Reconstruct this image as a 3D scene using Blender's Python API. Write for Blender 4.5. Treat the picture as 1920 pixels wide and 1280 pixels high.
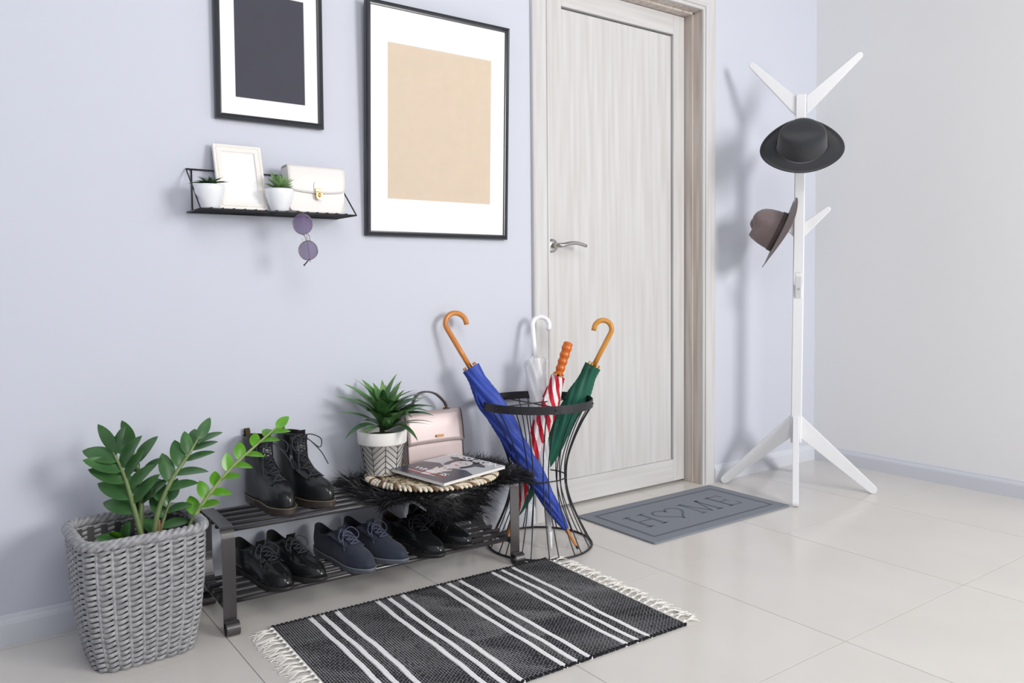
import bpy, math, random
import numpy as np
from mathutils import Vector, Matrix, Quaternion

for o in list(bpy.data.objects):
    bpy.data.objects.remove(o)
SC = bpy.context.scene
COL = SC.collection
rnd = random.Random(7)

# ------------------------------------------------------------------ camera
def make_camera():
    yaw, pitch, roll = math.radians(36.118), math.radians(2.573), math.radians(-0.512)
    fw = Vector((math.sin(yaw) * math.cos(pitch), math.cos(yaw) * math.cos(pitch), -math.sin(pitch)))
    r = Vector((math.cos(yaw), -math.sin(yaw), 0))
    u = r.cross(fw)
    r2 = math.cos(roll) * r + math.sin(roll) * u
    u2 = -math.sin(roll) * r + math.cos(roll) * u
    cd = bpy.data.cameras.new('camera')
    cam = bpy.data.objects.new('camera', cd)
    COL.objects.link(cam)
    M = Matrix((r2, u2, -fw)).transposed().to_4x4()
    M.translation = Vector((-0.5664, -2.3125, 0.8760))
    cam.matrix_world = M
    cd.sensor_fit = 'HORIZONTAL'
    cd.sensor_width = 36.0
    cd.lens = 1503.6 / 1920 * 36.0
    cd.shift_x = -(969.2 - 960) / 1920
    cd.shift_y = (598.7 - 640) / 1920
    cd.clip_start = 0.02
    SC.camera = cam
make_camera()

# ------------------------------------------------------------------ light
W = bpy.data.worlds.new('daylight'); SC.world = W; W.use_nodes = True
W.node_tree.nodes['Background'].inputs[0].default_value = (0.93, 0.96, 1.0, 1)
W.node_tree.nodes['Background'].inputs[1].default_value = 0.22

def area(name, loc, target, sx, sy, power, col):
    ld = bpy.data.lights.new(name, 'AREA'); ld.shape = 'RECTANGLE'; ld.size = sx; ld.size_y = sy
    ld.energy = power; ld.color = col
    o = bpy.data.objects.new(name, ld); COL.objects.link(o)
    o.location = loc
    o.rotation_euler = (Vector(target) - Vector(loc)).to_track_quat('-Z', 'Y').to_euler()
    return o
area('window_daylight', (2.45, -4.5, 1.70), (0.4, 0, 0.7), 1.5, 1.4, 160, (1.0, 0.985, 0.97))
area('right_wall_fill_light', (0.1, -3.0, 2.75), (2.2, -0.6, 0.7), 1.8, 1.4, 46, (1.0, 0.98, 0.95))  # added fill lamp, out of view, to brighten the right wall and corner

SC.view_settings.view_transform = 'Standard'
SC.view_settings.look = 'None'
SC.view_settings.gamma = 1.0
SC.view_settings.use_curve_mapping = False
SC.view_settings.exposure = -0.14

# ------------------------------------------------------------------ materials
def lin(c):
    return tuple(((x / 255) / 12.92 if x / 255 <= 0.04045 else ((x / 255 + 0.055) / 1.055) ** 2.4) for x in c)
MATS = {}
def mat(name, col, rough=0.5, metal=0.0, spec=0.5, var=0.0, vscale=8.0, vstretch=(1, 1, 1), bump=0.0, bscale=60.0,
        bstretch=(1, 1, 1), coat=0.0, sheen=0.0, trans=0.0, ior=1.45, alpha=1.0, sub=0.0):
    if name in MATS: return MATS[name]
    m = bpy.data.materials.new(name); m.use_nodes = True
    nt = m.node_tree; b = nt.nodes['Principled BSDF']
    c = lin(col)
    b.inputs['Base Color'].default_value = (*c, 1)
    b.inputs['Roughness'].default_value = rough
    b.inputs['Metallic'].default_value = metal
    b.inputs['Specular IOR Level'].default_value = spec
    b.inputs['Coat Weight'].default_value = coat
    b.inputs['Coat Roughness'].default_value = 0.08
    b.inputs['Sheen Weight'].default_value = sheen
    b.inputs['Transmission Weight'].default_value = trans
    b.inputs['IOR'].default_value = ior
    b.inputs['Alpha'].default_value = alpha
    if sub:
        b.inputs['Subsurface Weight'].default_value = sub
        b.inputs['Subsurface Radius'].default_value = (0.01, 0.012, 0.005)
    tc = None
    def noise(scale, stretch, detail=4.0):
        nonlocal tc
        if tc is None: tc = nt.nodes.new('ShaderNodeTexCoord')
        mp = nt.nodes.new('ShaderNodeMapping'); mp.inputs['Scale'].default_value = stretch
        nt.links.new(tc.outputs['Object'], mp.inputs['Vector'])
        n = nt.nodes.new('ShaderNodeTexNoise'); n.inputs['Scale'].default_value = scale; n.inputs['Detail'].default_value = detail
        nt.links.new(mp.outputs[0], n.inputs['Vector'])
        return n
    if var:
        n = noise(vscale, vstretch)
        mx = nt.nodes.new('ShaderNodeMix'); mx.data_type = 'RGBA'
        rp = nt.nodes.new('ShaderNodeMapRange'); rp.inputs[1].default_value = 0.3; rp.inputs[2].default_value = 0.7
        nt.links.new(n.outputs['Fac'], rp.inputs[0]); nt.links.new(rp.outputs[0], mx.inputs[0])
        mx.inputs[6].default_value = (*[x * (1 - var) for x in c], 1)
        mx.inputs[7].default_value = (*[min(1, x * (1 + var)) for x in c], 1)
        nt.links.new(mx.outputs[2], b.inputs['Base Color'])
    if bump:
        n = noise(bscale, bstretch, 6.0)
        bp = nt.nodes.new('ShaderNodeBump'); bp.inputs['Strength'].default_value = bump; bp.inputs['Distance'].default_value = 0.002
        nt.links.new(n.outputs['Fac'], bp.inputs['Height']); nt.links.new(bp.outputs[0], b.inputs['Normal'])
    MATS[name] = m
    return m

def tri_mix_mat(name, cols, scale, stretch, rough, lo=0.25, hi=0.75, spec=0.5, bump=0.0):
    """colour ramp over stretched noise: wood grain, leaf mottling, braided fibre"""
    m = bpy.data.materials.new(name); m.use_nodes = True
    nt = m.node_tree; b = nt.nodes['Principled BSDF']
    b.inputs['Roughness'].default_value = rough; b.inputs['Specular IOR Level'].default_value = spec
    tc = nt.nodes.new('ShaderNodeTexCoord'); mp = nt.nodes.new('ShaderNodeMapping')
    mp.inputs['Scale'].default_value = stretch
    nt.links.new(tc.outputs['Object'], mp.inputs['Vector'])
    n = nt.nodes.new('ShaderNodeTexNoise'); n.inputs['Scale'].default_value = scale; n.inputs['Detail'].default_value = 7
    n.inputs['Roughness'].default_value = 0.22
    nt.links.new(mp.outputs[0], n.inputs['Vector'])
    cr = nt.nodes.new('ShaderNodeValToRGB')
    el = cr.color_ramp.elements
    el[0].position = lo; el[0].color = (*lin(cols[0]), 1)
    el[1].position = hi; el[1].color = (*lin(cols[-1]), 1)
    for k, c in enumerate(cols[1:-1]):
        e = el.new(lo + (hi - lo) * (k + 1) / (len(cols) - 1)); e.color = (*lin(c), 1)
    nt.links.new(n.outputs['Fac'], cr.inputs[0]); nt.links.new(cr.outputs[0], b.inputs['Base Color'])
    if bump:
        bp = nt.nodes.new('ShaderNodeBump'); bp.inputs['Strength'].default_value = bump; bp.inputs['Distance'].default_value = 0.001
        nt.links.new(n.outputs['Fac'], bp.inputs['Height']); nt.links.new(bp.outputs[0], b.inputs['Normal'])
    MATS[name] = m
    return m

# ------------------------------------------------------------------ mesh helpers
class MB:
    def __init__(s): s.v = []; s.f = []; s.s = []
    def add(s, vs, fs, smooth=False):
        k = len(s.v)
        s.v += [tuple(map(float, v)) for v in vs]
        s.f += [tuple(i + k for i in f) for f in fs]
        s.s += [smooth] * len(fs)
        return s
    def box(s, c, size, M=None):
        hx, hy, hz = size[0] / 2, size[1] / 2, size[2] / 2
        vs = [Vector((x * hx, y * hy, z * hz)) for x in (-1, 1) for y in (-1, 1) for z in (-1, 1)]
        if M is not None: vs = [M @ v for v in vs]
        vs = [v + Vector(c) for v in vs]
        return s.add(vs, [(0, 1, 3, 2), (4, 6, 7, 5), (0, 4, 5, 1), (2, 3, 7, 6), (0, 2, 6, 4), (1, 5, 7, 3)])
    def sweep(s, pts, prof, side=None, closed=False, scale=None, smooth=True, caps=True, twist=0.0):
        """prof: 2-D outline (a, b): a along 'side', b along side x tangent"""
        P = [Vector(p) for p in pts]; n = len(P); m = len(prof)
        T = []
        for i in range(n):
            if closed: t = P[(i + 1) % n] - P[i - 1]
            else: t = P[min(i + 1, n - 1)] - P[max(i - 1, 0)]
            T.append(t.normalized() if t.length > 1e-9 else Vector((0, 0, 1)))
        if side is None:
            a = Vector((0, 0, 1)) if abs(T[0].z) < 0.9 else Vector((1, 0, 0))
            A = (a - T[0] * a.dot(T[0])).normalized()
            frames = []
            for i in range(n):
                if i: A = T[i - 1].rotation_difference(T[i]) @ A
                A = (A - T[i] * A.dot(T[i])).normalized(); frames.append((A, T[i].cross(A)))
        else:
            frames = []
            for i in range(n):
                sd = Vector(side[i]) if isinstance(side, list) else Vector(side)
                A = (sd - T[i] * sd.dot(T[i])).normalized(); frames.append((A, T[i].cross(A)))
        vs = []
        for i in range(n):
            k = scale[i] if scale is not None else 1.0
            A, B = frames[i]
            if twist:
                c, d = math.cos(twist * i), math.sin(twist * i); A, B = A * c + B * d, B * c - A * d
            vs += [P[i] + A * (q[0] * k) + B * (q[1] * k) for q in prof]
        fs = []
        for i in range(n if closed else n - 1):
            j = (i + 1) % n
            for q in range(m):
                r = (q + 1) % m
                fs.append((i * m + q, i * m + r, j * m + r, j * m + q))
        if caps and not closed:
            fs.append(tuple(range(m))[::-1]); fs.append(tuple((n - 1) * m + q for q in range(m)))
        return s.add(vs, fs, smooth)
    def tube(s, pts, r, n=8, closed=False, **kw):
        prof = [(math.cos(2 * math.pi * k / n), math.sin(2 * math.pi * k / n)) for k in range(n)]
        sc = [r] * len(pts) if not isinstance(r, (list, tuple)) else list(r)
        return s.sweep(pts, prof, closed=closed, scale=sc, **kw)
    def lathe(s, prof, n=32, M=None, smooth=True):
        vs = []; fs = []
        for (r, z) in prof:
            for k in range(n):
                a = 2 * math.pi * k / n; vs.append(Vector((r * math.cos(a), r * math.sin(a), z)))
        for i in range(len(prof) - 1):
            for k in range(n):
                j = (k + 1) % n
                fs.append((i * n + k, i * n + j, (i + 1) * n + j, (i + 1) * n + k))
        if M is not None: vs = [M @ v for v in vs]
        return s.add(vs, fs, smooth)
    def loft(s, rings, smooth=True, cap0=False, cap1=False, closed=True):
        m = len(rings[0]); vs = [p for r in rings for p in r]; fs = []
        for i in range(len(rings) - 1):
            for q in range(m if closed else m - 1):
                r = (q + 1) % m
                fs.append((i * m + q, i * m + r, (i + 1) * m + r, (i + 1) * m + q))
        if cap0: fs.append(tuple(range(m))[::-1])
        if cap1: fs.append(tuple((len(rings) - 1) * m + q for q in range(m)))
        return s.add(vs, fs, smooth)
    def prism(s, poly, z0, z1, M=None):
        """flat outline extruded z0..z1"""
        n = len(poly)
        vs = [Vector((x, y, z0)) for x, y in poly] + [Vector((x, y, z1)) for x, y in poly]
        if M is not None: vs = [M @ v for v in vs]
        fs = [tuple(range(n))[::-1], tuple(range(n, 2 * n))] + [(k, (k + 1) % n, n + (k + 1) % n, n + k) for k in range(n)]
        return s.add(vs, fs)
    def ball(s, c, r, n=10, m=6, sc=(1, 1, 1)):
        prof = [(max(1e-5, math.sin(math.pi * i / m)), -math.cos(math.pi * i / m)) for i in range(m + 1)]
        M = Matrix.Translation(Vector(c)) @ Matrix.Diagonal((r * sc[0], r * sc[1], r * sc[2], 1))
        return s.lathe(prof, n, M)
    def xf(s, M):
        s.v = [tuple(M @ Vector(v)) for v in s.v]; return s
    def mesh(s, name, m):
        me = bpy.data.meshes.new(name)
        me.from_pydata(s.v, [], s.f); me.materials.append(m)
        me.polygons.foreach_set('use_smooth', s.s)
        me.update()
        return me

def tagobj(o, label=None, cat=None, group=None, kind=None):
    if label: o['label'] = label
    if cat: o['category'] = cat
    if group: o['group'] = group
    if kind: o['kind'] = kind
    return o
def thing(name, label, cat, loc=(0, 0, 0), rz=0.0, group=None):
    o = bpy.data.objects.new(name, None); COL.objects.link(o)
    o.empty_display_size = 0.05
    o.location = loc; o.rotation_euler = (0, 0, rz)
    return tagobj(o, label, cat, group)
def part(name, mb, m, parent=None, label=None, bevel=0.0, kind=None, segs=2, sub=0):
    me = mb.mesh(name, m) if isinstance(mb, MB) else mb
    o = bpy.data.objects.new(name, me); COL.objects.link(o)
    if parent is not None: o.parent = parent
    if bevel:
        b = o.modifiers.new('bevel', 'BEVEL'); b.width = bevel; b.segments = segs; b.limit_method = 'ANGLE'
        b.harden_normals = False
    if sub:
        q = o.modifiers.new('subdivision', 'SUBSURF'); q.levels = sub; q.render_levels = sub
    if label: o['label'] = label
    if kind: o['kind'] = kind
    return o
def inst(name, me, parent, M):
    o = bpy.data.objects.new(name, me); COL.objects.link(o); o.parent = parent; o.matrix_local = M
    return o
def spline(pts, n=8, closed=False):
    """Catmull-Rom through points"""
    P = [np.array(p, float) for p in pts]; out = []
    N = len(P)
    rng = range(N if closed else N - 1)
    for i in rng:
        p1, p2 = P[i], P[(i + 1) % N]
        p0 = P[i - 1] if (closed or i > 0) else 2 * p1 - p2
        p3 = P[(i + 2) % N] if (closed or i + 2 < N) else 2 * p2 - p1
        for k in range(n):
            t = k / n
            out.append(0.5 * ((2 * p1) + (-p0 + p2) * t + (2 * p0 - 5 * p1 + 4 * p2 - p3) * t * t + (-p0 + 3 * p1 - 3 * p2 + p3) * t ** 3))
    if not closed: out.append(P[-1])
    return [tuple(q) for q in out]
def frame_z(origin, z, x=None):
    """matrix whose local Z points along z"""
    z = Vector(z).normalized()
    x = Vector(x) if x is not None else (Vector((1, 0, 0)) if abs(z.x) < 0.9 else Vector((0, 1, 0)))
    x = (x - z * x.dot(z)).normalized(); y = z.cross(x)
    M = Matrix((x, y, z)).transposed().to_4x4(); M.translation = Vector(origin)
    return M
def circle2(r, n=8):
    return [(r * math.cos(2 * math.pi * k / n), r * math.sin(2 * math.pi * k / n)) for k in range(n)]
def rect2(w, h, b=0.0):
    if not b: return [(-w / 2, -h / 2), (w / 2, -h / 2), (w / 2, h / 2), (-w / 2, h / 2)]
    a, c = w / 2, h / 2
    return [(-a + b, -c), (a - b, -c), (a, -c + b), (a, c - b), (a - b, c), (-a + b, c), (-a, c - b), (-a, -c + b)]

# ------------------------------------------------------------------ common materials
M_wall = mat('blue_grey_wall_paint', (202, 206, 217), rough=0.75, spec=0.25, bump=0.04, bscale=220)
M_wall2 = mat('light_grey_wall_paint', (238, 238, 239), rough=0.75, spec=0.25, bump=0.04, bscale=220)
M_base = mat('white_baseboard', (212, 215, 223), rough=0.4, spec=0.4)
M_tile = mat('polished_cream_tile', (214, 210, 205), rough=0.13, spec=0.45, var=0.035, vscale=3.0)
M_grout = mat('grey_grout', (112, 110, 106), rough=0.9)
M_wood = tri_mix_mat('whitewashed_wood', [(197, 195, 194), (203, 202, 202), (208, 207, 208)], 4.0, (14, 14, 0.7), 0.5, 0.3, 0.72, spec=0.35, bump=0.03)
M_woodh = tri_mix_mat('whitewashed_wood_cross', [(197, 195, 194), (203, 202, 202), (208, 207, 208)], 4.0, (0.7, 14, 14), 0.5, 0.3, 0.72, spec=0.35, bump=0.03)
M_jamb = tri_mix_mat('shaded_wood_jamb', [(184, 172, 163), (198, 188, 180), (206, 198, 191)], 4.0, (14, 14, 0.7), 0.5, 0.3, 0.65, spec=0.3)  # door wood with the recess shadow put into a warmer, darker colour
M_blackmetal = mat('black_powder_coat', (38, 38, 42), rough=0.42, spec=0.5)
M_gloss_black = mat('glossy_black_moulding', (46, 48, 54), rough=0.22, spec=0.6)
M_white = mat('white_lacquer', (230, 231, 234), rough=0.35, spec=0.4)
M_paper = mat('white_paper', (248, 249, 251), rough=0.8, spec=0.2)
M_steel = mat('brushed_steel', (190, 188, 184), rough=0.28, metal=1.0)
M_gold = mat('polished_gold', (205, 160, 98), rough=0.22, metal=1.0)
M_dark = mat('dark_void', (24, 24, 25), rough=0.9)
# ================================================================== setting
XR = 2.927      # right wall
S = 0.6; Y0 = -1.2345
def structure(name, mb, m, **k):
    o = part(name, mb, m, None, **k); o['kind'] = 'structure'; return o

DX0, DX1, DH = 1.267, 2.100, 2.020         # clear door opening
structure('wall_back', MB().box(((-3.2 + DX0 - .02) / 2, .08, 1.35), (DX0 - .02 + 3.2, .16, 2.7))
          .box(((DX1 + .02 + XR + .2) / 2, .08, 1.35), (XR + .2 - DX1 - .02, .16, 2.7))
          .box(((DX0 + DX1) / 2, .08, (DH + .02 + 2.7) / 2), (DX1 - DX0 + .04, .16, 2.7 - DH - .02)), M_wall)
structure('shade_wall_left', MB().box((-1.05, -2.3, 1.35), (.2, 4.6, 2.7)), M_wall)  # unseen wall, added to block ambient light from the left
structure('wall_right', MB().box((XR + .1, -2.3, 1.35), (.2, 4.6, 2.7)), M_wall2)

def baseboard(name, a, b, inward):
    """skirting with a stepped, rounded top; a->b along the wall foot, inward = direction into the room"""
    a, b = Vector(a), Vector(b); i = Vector(inward)
    prof = [(0, 0), (.015, 0), (.015, .052), (.0125, .060), (.009, .064), (.0075, .071), (.004, .074), (0, .074)]
    ring = lambda p: [p + i * q[0] + Vector((0, 0, q[1])) for q in prof]
    return structure(name, MB().loft([ring(a), ring(b)], smooth=False, cap0=True, cap1=True), M_base)
baseboard('baseboard_left', (-3.2, 0, 0), (1.187, 0, 0), (0, -1, 0))
baseboard('baseboard_back', (2.178, 0, 0), (XR, 0, 0), (0, -1, 0))
baseboard('baseboard_right', (XR, 0, 0), (XR, -4.6, 0), (-1, 0, 0))

fl = structure('floor', MB().box((-.1, -2.2, -.053), (6.6, 4.9, .10)), M_grout)
G = .0019
tile_me = {}
xs = [S * i for i in range(-5, 5)] + [XR]
ys = [.25] + [Y0 + S * j for j in range(2, -6, -1)]
for i in range(len(xs) - 1):
    for j in range(len(ys) - 1):
        w = xs[i + 1] - xs[i] - G; h = ys[j] - ys[j + 1] - G
        k = (round(w, 3), round(h, 3))
        if k not in tile_me:
            tile_me[k] = MB().box((0, 0, -.004), (w, h, .008)).mesh('tile', M_tile)
        t = part('tile', tile_me[k], None, fl)
        t.location = ((xs[i] + xs[i + 1]) / 2, (ys[j] + ys[j + 1]) / 2, 0)

# ------------------------------------------------------------------ door frame and door
def door():
    dY = .085
    fr = bpy.data.objects.new('trim_1', None); COL.objects.link(fr); fr['kind'] = 'structure'
    fr['label'] = 'pale wood door casing with stepped jamb around the entrance door'
    cw = .078
    def casing(name, pts, side, m):
        # face profile: a across the width (0 = opening edge), b = projection from the wall
        prof = [(0, 0), (0, .010), (.002, .012), (.009, .012), (.011, .008), (.014, .008), (.0155, .014), (.020, .016), (.070, .016), (.076, .013), (cw, .008), (cw, 0)]
        rings = []
        for p, s_ in zip(pts, side):
            rings.append([Vector(p) + Vector(s_) * q[0] + Vector((0, -q[1], 0)) for q in prof])
        part(name, MB().loft(rings, smooth=False, cap0=True, cap1=True), m, fr)
    casing('casing', [(DX0, 0, 0), (DX0, 0, DH)], [(-1, 0, 0), (-1, 0, 1)], M_wood)
    casing('casing', [(DX1, 0, DH), (DX1, 0, 0)], [(1, 0, 1), (1, 0, 0)], M_wood)
    casing('head_casing', [(DX0, 0, DH), (DX1, 0, DH)], [(-1, 0, 1), (1, 0, 1)], M_woodh)
    # jambs: outer lining then the rebate step
    for x, sg in ((DX0, -1), (DX1, 1)):
        part('jamb', MB().box((x + sg * .010, .02, DH / 2), (.020, .044, DH)), M_jamb, fr, bevel=.0015)
        part('door_stop', MB().box((x + sg * .006, .098, DH / 2), (.028, .112, DH)), M_jamb, fr, bevel=.0015)
    part('head_jamb', MB().box(((DX0 + DX1) / 2, .02, DH + .010), (DX1 - DX0 + .04, .044, .020)), M_jamb, fr, bevel=.0015)
    part('head_stop', MB().box(((DX0 + DX1) / 2, .098, DH + .006), (DX1 - DX0 + .04, .112, .028)), M_jamb, fr, bevel=.0015)
    # leaf
    d = bpy.data.objects.new('door_1', None); COL.objects.link(d); d['kind'] = 'structure'
    d['label'] = 'whitewashed wood panel door with a steel lever handle'
    d.location = (0, dY, 0)
    x0, x1, z0, z1 = DX0 + .010, DX1 - .011, .010, DH - .010
    sl, sr, rt, rb = 1.405, 2.021, 1.928, .104
    T = .04
    part('stile', MB().box(((x0 + sl) / 2, T / 2, (z0 + z1) / 2), (sl - x0 - .0006, T, z1 - z0)), M_wood, d, bevel=.0012)
    part('stile', MB().box(((sr + x1) / 2, T / 2, (z0 + z1) / 2), (x1 - sr - .0006, T, z1 - z0)), M_wood, d, bevel=.0012)
    part('rail', MB().box(((sl + sr) / 2, T / 2, (rt + z1) / 2), (sr - sl, T, z1 - rt)), M_woodh, d, bevel=.0012)
    part('rail', MB().box(((sl + sr) / 2, T / 2 + .0006, (rb + z0) / 2), (sr - sl, T, rb - z0)), M_woodh, d, bevel=.0008)
    part('panel', MB().box(((sl + sr) / 2 - .002, T / 2 + .009, (rb + rt) / 2 - .003), (sr - sl - .004, T - .004, rt - rb - .006)), M_wood, d, bevel=.002)
    # lever handle: rosette, neck, curved lever
    h = bpy.data.objects.new('handle', None); COL.objects.link(h); h.parent = d; h.location = (1.350, 0, 1.018)
    h['label'] = 'brushed steel lever handle on a round rosette'
    part('rosette', MB().lathe([(1e-5, -.009), (.022, -.009), (.0255, -.006), (.0265, 0)], 28, Matrix.Rotation(math.radians(-90), 4, 'X') @ Matrix.Diagonal((1, 1, -1, 1)) @ Matrix.Rotation(math.pi, 4, 'X')), M_steel, h)
    pth = spline([(0, -.006, 0), (0, -.03, 0), (.004, -.046, 0), (.020, -.051, .002), (.055, -.050, .009), (.090, -.050, .009), (.130, -.050, 0)], 6)
    n = len(pth)
    prof = [(math.cos(a), math.sin(a)) for a in np.linspace(0, 2 * math.pi, 12, endpoint=False)]
    sc = [.0095 if i < 8 else .0095 - .003 * (i - 8) / (n - 8) for i in range(n)]
    part('lever', MB().sweep(pth, prof, scale=sc), M_steel, h)
door()

# ------------------------------------------------------------------ framed posters on the wall
def poster(name, label, x0, x1, z0, z1, win, ybot, ytop, m_print, lab):
    W_, H_ = x1 - x0, z1 - z0
    o = thing(name, label, 'picture', ((x0 + x1) / 2, ybot, z0), 0, 'framed pictures on the wall')
    o.rotation_euler = (math.atan2(ybot - ytop, H_), 0, 0)
    prof = [(0, 0), (0, .014), (.003, .019), (.0075, .0215), (.0105, .0195), (.0125, .0155), (.0155, .0150), (.0165, .011), (.0165, 0)]
    hw = W_ / 2
    # four mitred mouldings
    corners = [(-hw, 0), (hw, 0), (hw, H_), (-hw, H_)]
    inw = [(1, 1), (-1, 1), (-1, -1), (1, -1)]
    for k in range(4):
        a, b = corners[k], corners[(k + 1) % 4]; ia, ib = inw[k], inw[(k + 1) % 4]
        r0 = [Vector((a[0] + ia[0] * q[0], -q[1], a[1] + ia[1] * q[0])) for q in prof]
        r1 = [Vector((b[0] + ib[0] * q[0], -q[1], b[1] + ib[1] * q[0])) for q in prof]
        part('moulding', MB().loft([r0, r1], smooth=False, cap0=True, cap1=True), M_gloss_black, o)
    # passe-partout with a bevelled window
    cx = (x0 + x1) / 2
    wx0, wx1, wz0, wz1 = win[0] - cx, win[1] - cx, win[2] - z0, win[3] - z0
    out = [(-hw + .012, .012), (hw - .012, .012), (hw - .012, H_ - .012), (-hw + .012, H_ - .012)]
    inn = [(wx0, wz0), (wx1, wz0), (wx1, wz1), (wx0, wz1)]
    inb = [(wx0 + .0015, wz0 + .0015), (wx1 - .0015, wz0 + .0015), (wx1 - .0015, wz1 - .0015), (wx0 + .0015, wz1 - .0015)]
    part('mount', MB().loft([[Vector((x, -.0095, z)) for x, z in out], [Vector((x, -.0095, z)) for x, z in inn], [Vector((x, -.0080, z)) for x, z in inb]], smooth=False), M_paper, o, label='white mount with a bevelled window')
    part('print', MB().box(((wx0 + wx1) / 2, -.0070, (wz0 + wz1) / 2), (wx1 - wx0 + .02, .0015, wz1 - wz0 + .02)), m_print, o, label=lab)
    part('backing', MB().box((0, -.003, H_ / 2), (W_ - .024, .004, H_ - .024)), mat('backing_board', (150, 140, 125), rough=.9), o)
    return o
poster('framed_poster', 'smaller black-framed picture with a dark grey sheet above the wire shelf', .086, .400, 1.341, 1.774, (.141, .346, 1.405, 1.706), -.003, -.006,
       mat('dark_grey_card', (70, 70, 80), rough=.75, spec=.3, var=.03, vscale=14), 'plain dark grey sheet')
poster('framed_poster', 'larger black-framed picture with a beige sheet beside the door', .532, 1.070, 1.029, 1.752, (.607, 1.000, 1.147, 1.634), -.003, -.028,
       mat('beige_card', (210, 193, 173), rough=.7, spec=.2, var=.02, vscale=30), 'plain beige sheet')
# ================================================================== wire wall shelf
def leaf_mesh(name, L, Wd, m, bend=0.3, fold=0.25, nl=8, nw=4, shape='lance', twist=0.0):
    """leaf from the origin along +Y, upper side +Z; bend > 0 arches downwards"""
    mb = MB(); vs = []; fs = []
    for i in range(nl + 1):
        t = i / nl
        if shape == 'lance': w = math.sin(math.pi * min(1, t ** .75)) ** .85 * (1 - .25 * t) if 0 < t < 1 else 0
        elif shape == 'ovate': w = math.sin(math.pi * t ** .85) ** .7 if 0 < t < 1 else 0
        else: w = (min(1, .42 + 2.4 * t) * (1 - t ** 2.2)) if t < 1 else 0
        w = max(w, .06 if i == 0 else .004) * Wd / 2
        a = bend * t * 1.6
        y = L * (math.sin(a) / a * t if a > 1e-4 else t); z = -L * ((1 - math.cos(a)) / a * t if a > 1e-4 else 0)
        tw = twist * t
        for j in range(nw + 1):
            s_ = (j / nw - .5) * 2
            x = w * s_; dz = abs(s_) * w * fold
            vs.append((x * math.cos(tw) - dz * math.sin(tw) * .3, y, z + dz + x * math.sin(tw)))
    for i in range(nl):
        for j in range(nw):
            a = i * (nw + 1) + j
            fs.append((a, a + 1, a + nw + 2, a + nw + 1))
    mb.add(vs, fs, True)
    return mb.mesh(name, m)
def leaf_at(parent, me, base, direction, up=(0, 0, 1), scale=1.0, name='leaf'):
    d = Vector(direction).normalized(); u = Vector(up)
    x = d.cross(u)
    if x.length < 1e-4: x = Vector((1, 0, 0))
    x.normalize(); z = x.cross(d)
    M = Matrix((x, d, z)).transposed().to_4x4() @ Matrix.Scale(scale, 4); M.translation = Vector(base)
    return inst(name, me, parent, M)

def leaf_mat(name, c0, c1, c2, rough=.38):
    return tri_mix_mat(name, [c0, c1, c2], 14.0, (1, 1, 1), rough, .3, .72, spec=.45)

SHZ = 1.083          # shelf floor (top of wires)
def wire_shelf():
    o = thing('wall_shelf', 'black wire wall shelf under the smaller picture', 'shelf', (.006, 0, 1.078), 0)
    L, D, H = .437, .140, .118; r = .0021
    part('back_bar', MB().tube([(0, -.004, H), (L, -.004, H)], r, 8), M_blackmetal, o)
    part('back_bar', MB().tube([(0, -.004, .0), (L, -.004, .0)], r, 8), M_blackmetal, o)
    part('front_bar', MB().tube([(0, -D, 0), (L, -D, 0)], r, 8), M_blackmetal, o)
    for x in (0, L):
        s_ = .014 if x == 0 else -.014
        part('side_bar', MB().tube([(x, -.004, 0), (x, -D, 0)], r, 8), M_blackmetal, o)
        part('brace', MB().tube([(x, -.004, H), (x, -D, 0)], r, 8), M_blackmetal, o)
        part('upright', MB().tube([(x + s_, -.004, 0), (x + s_, -.004, H)], r, 8), M_blackmetal, o)
    for k in range(1, 5):
        part('long_wire', MB().tube([(0, -D * k / 5, .001), (L, -D * k / 5, .001)], .0014, 6), M_blackmetal, o)
    for k in range(1, 15):
        part('cross_wire', MB().tube([(L * k / 15, -.004, .0035), (L * k / 15, -D, .0035)], .0014, 6), M_blackmetal, o)
wire_shelf()

M_pot = mat('white_glazed_ceramic', (232, 234, 238), rough=.25, spec=.5)
M_soil = mat('dark_potting_soil', (54, 42, 34), rough=.95, var=.5, vscale=120, bump=1.0, bscale=300)
M_succ1 = leaf_mat('dark_succulent_leaf', (58, 84, 58), (82, 112, 76), (118, 146, 98))
M_succ2 = leaf_mat('pale_green_succulent_leaf', (104, 142, 88), (146, 180, 120), (194, 214, 164))

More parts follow.
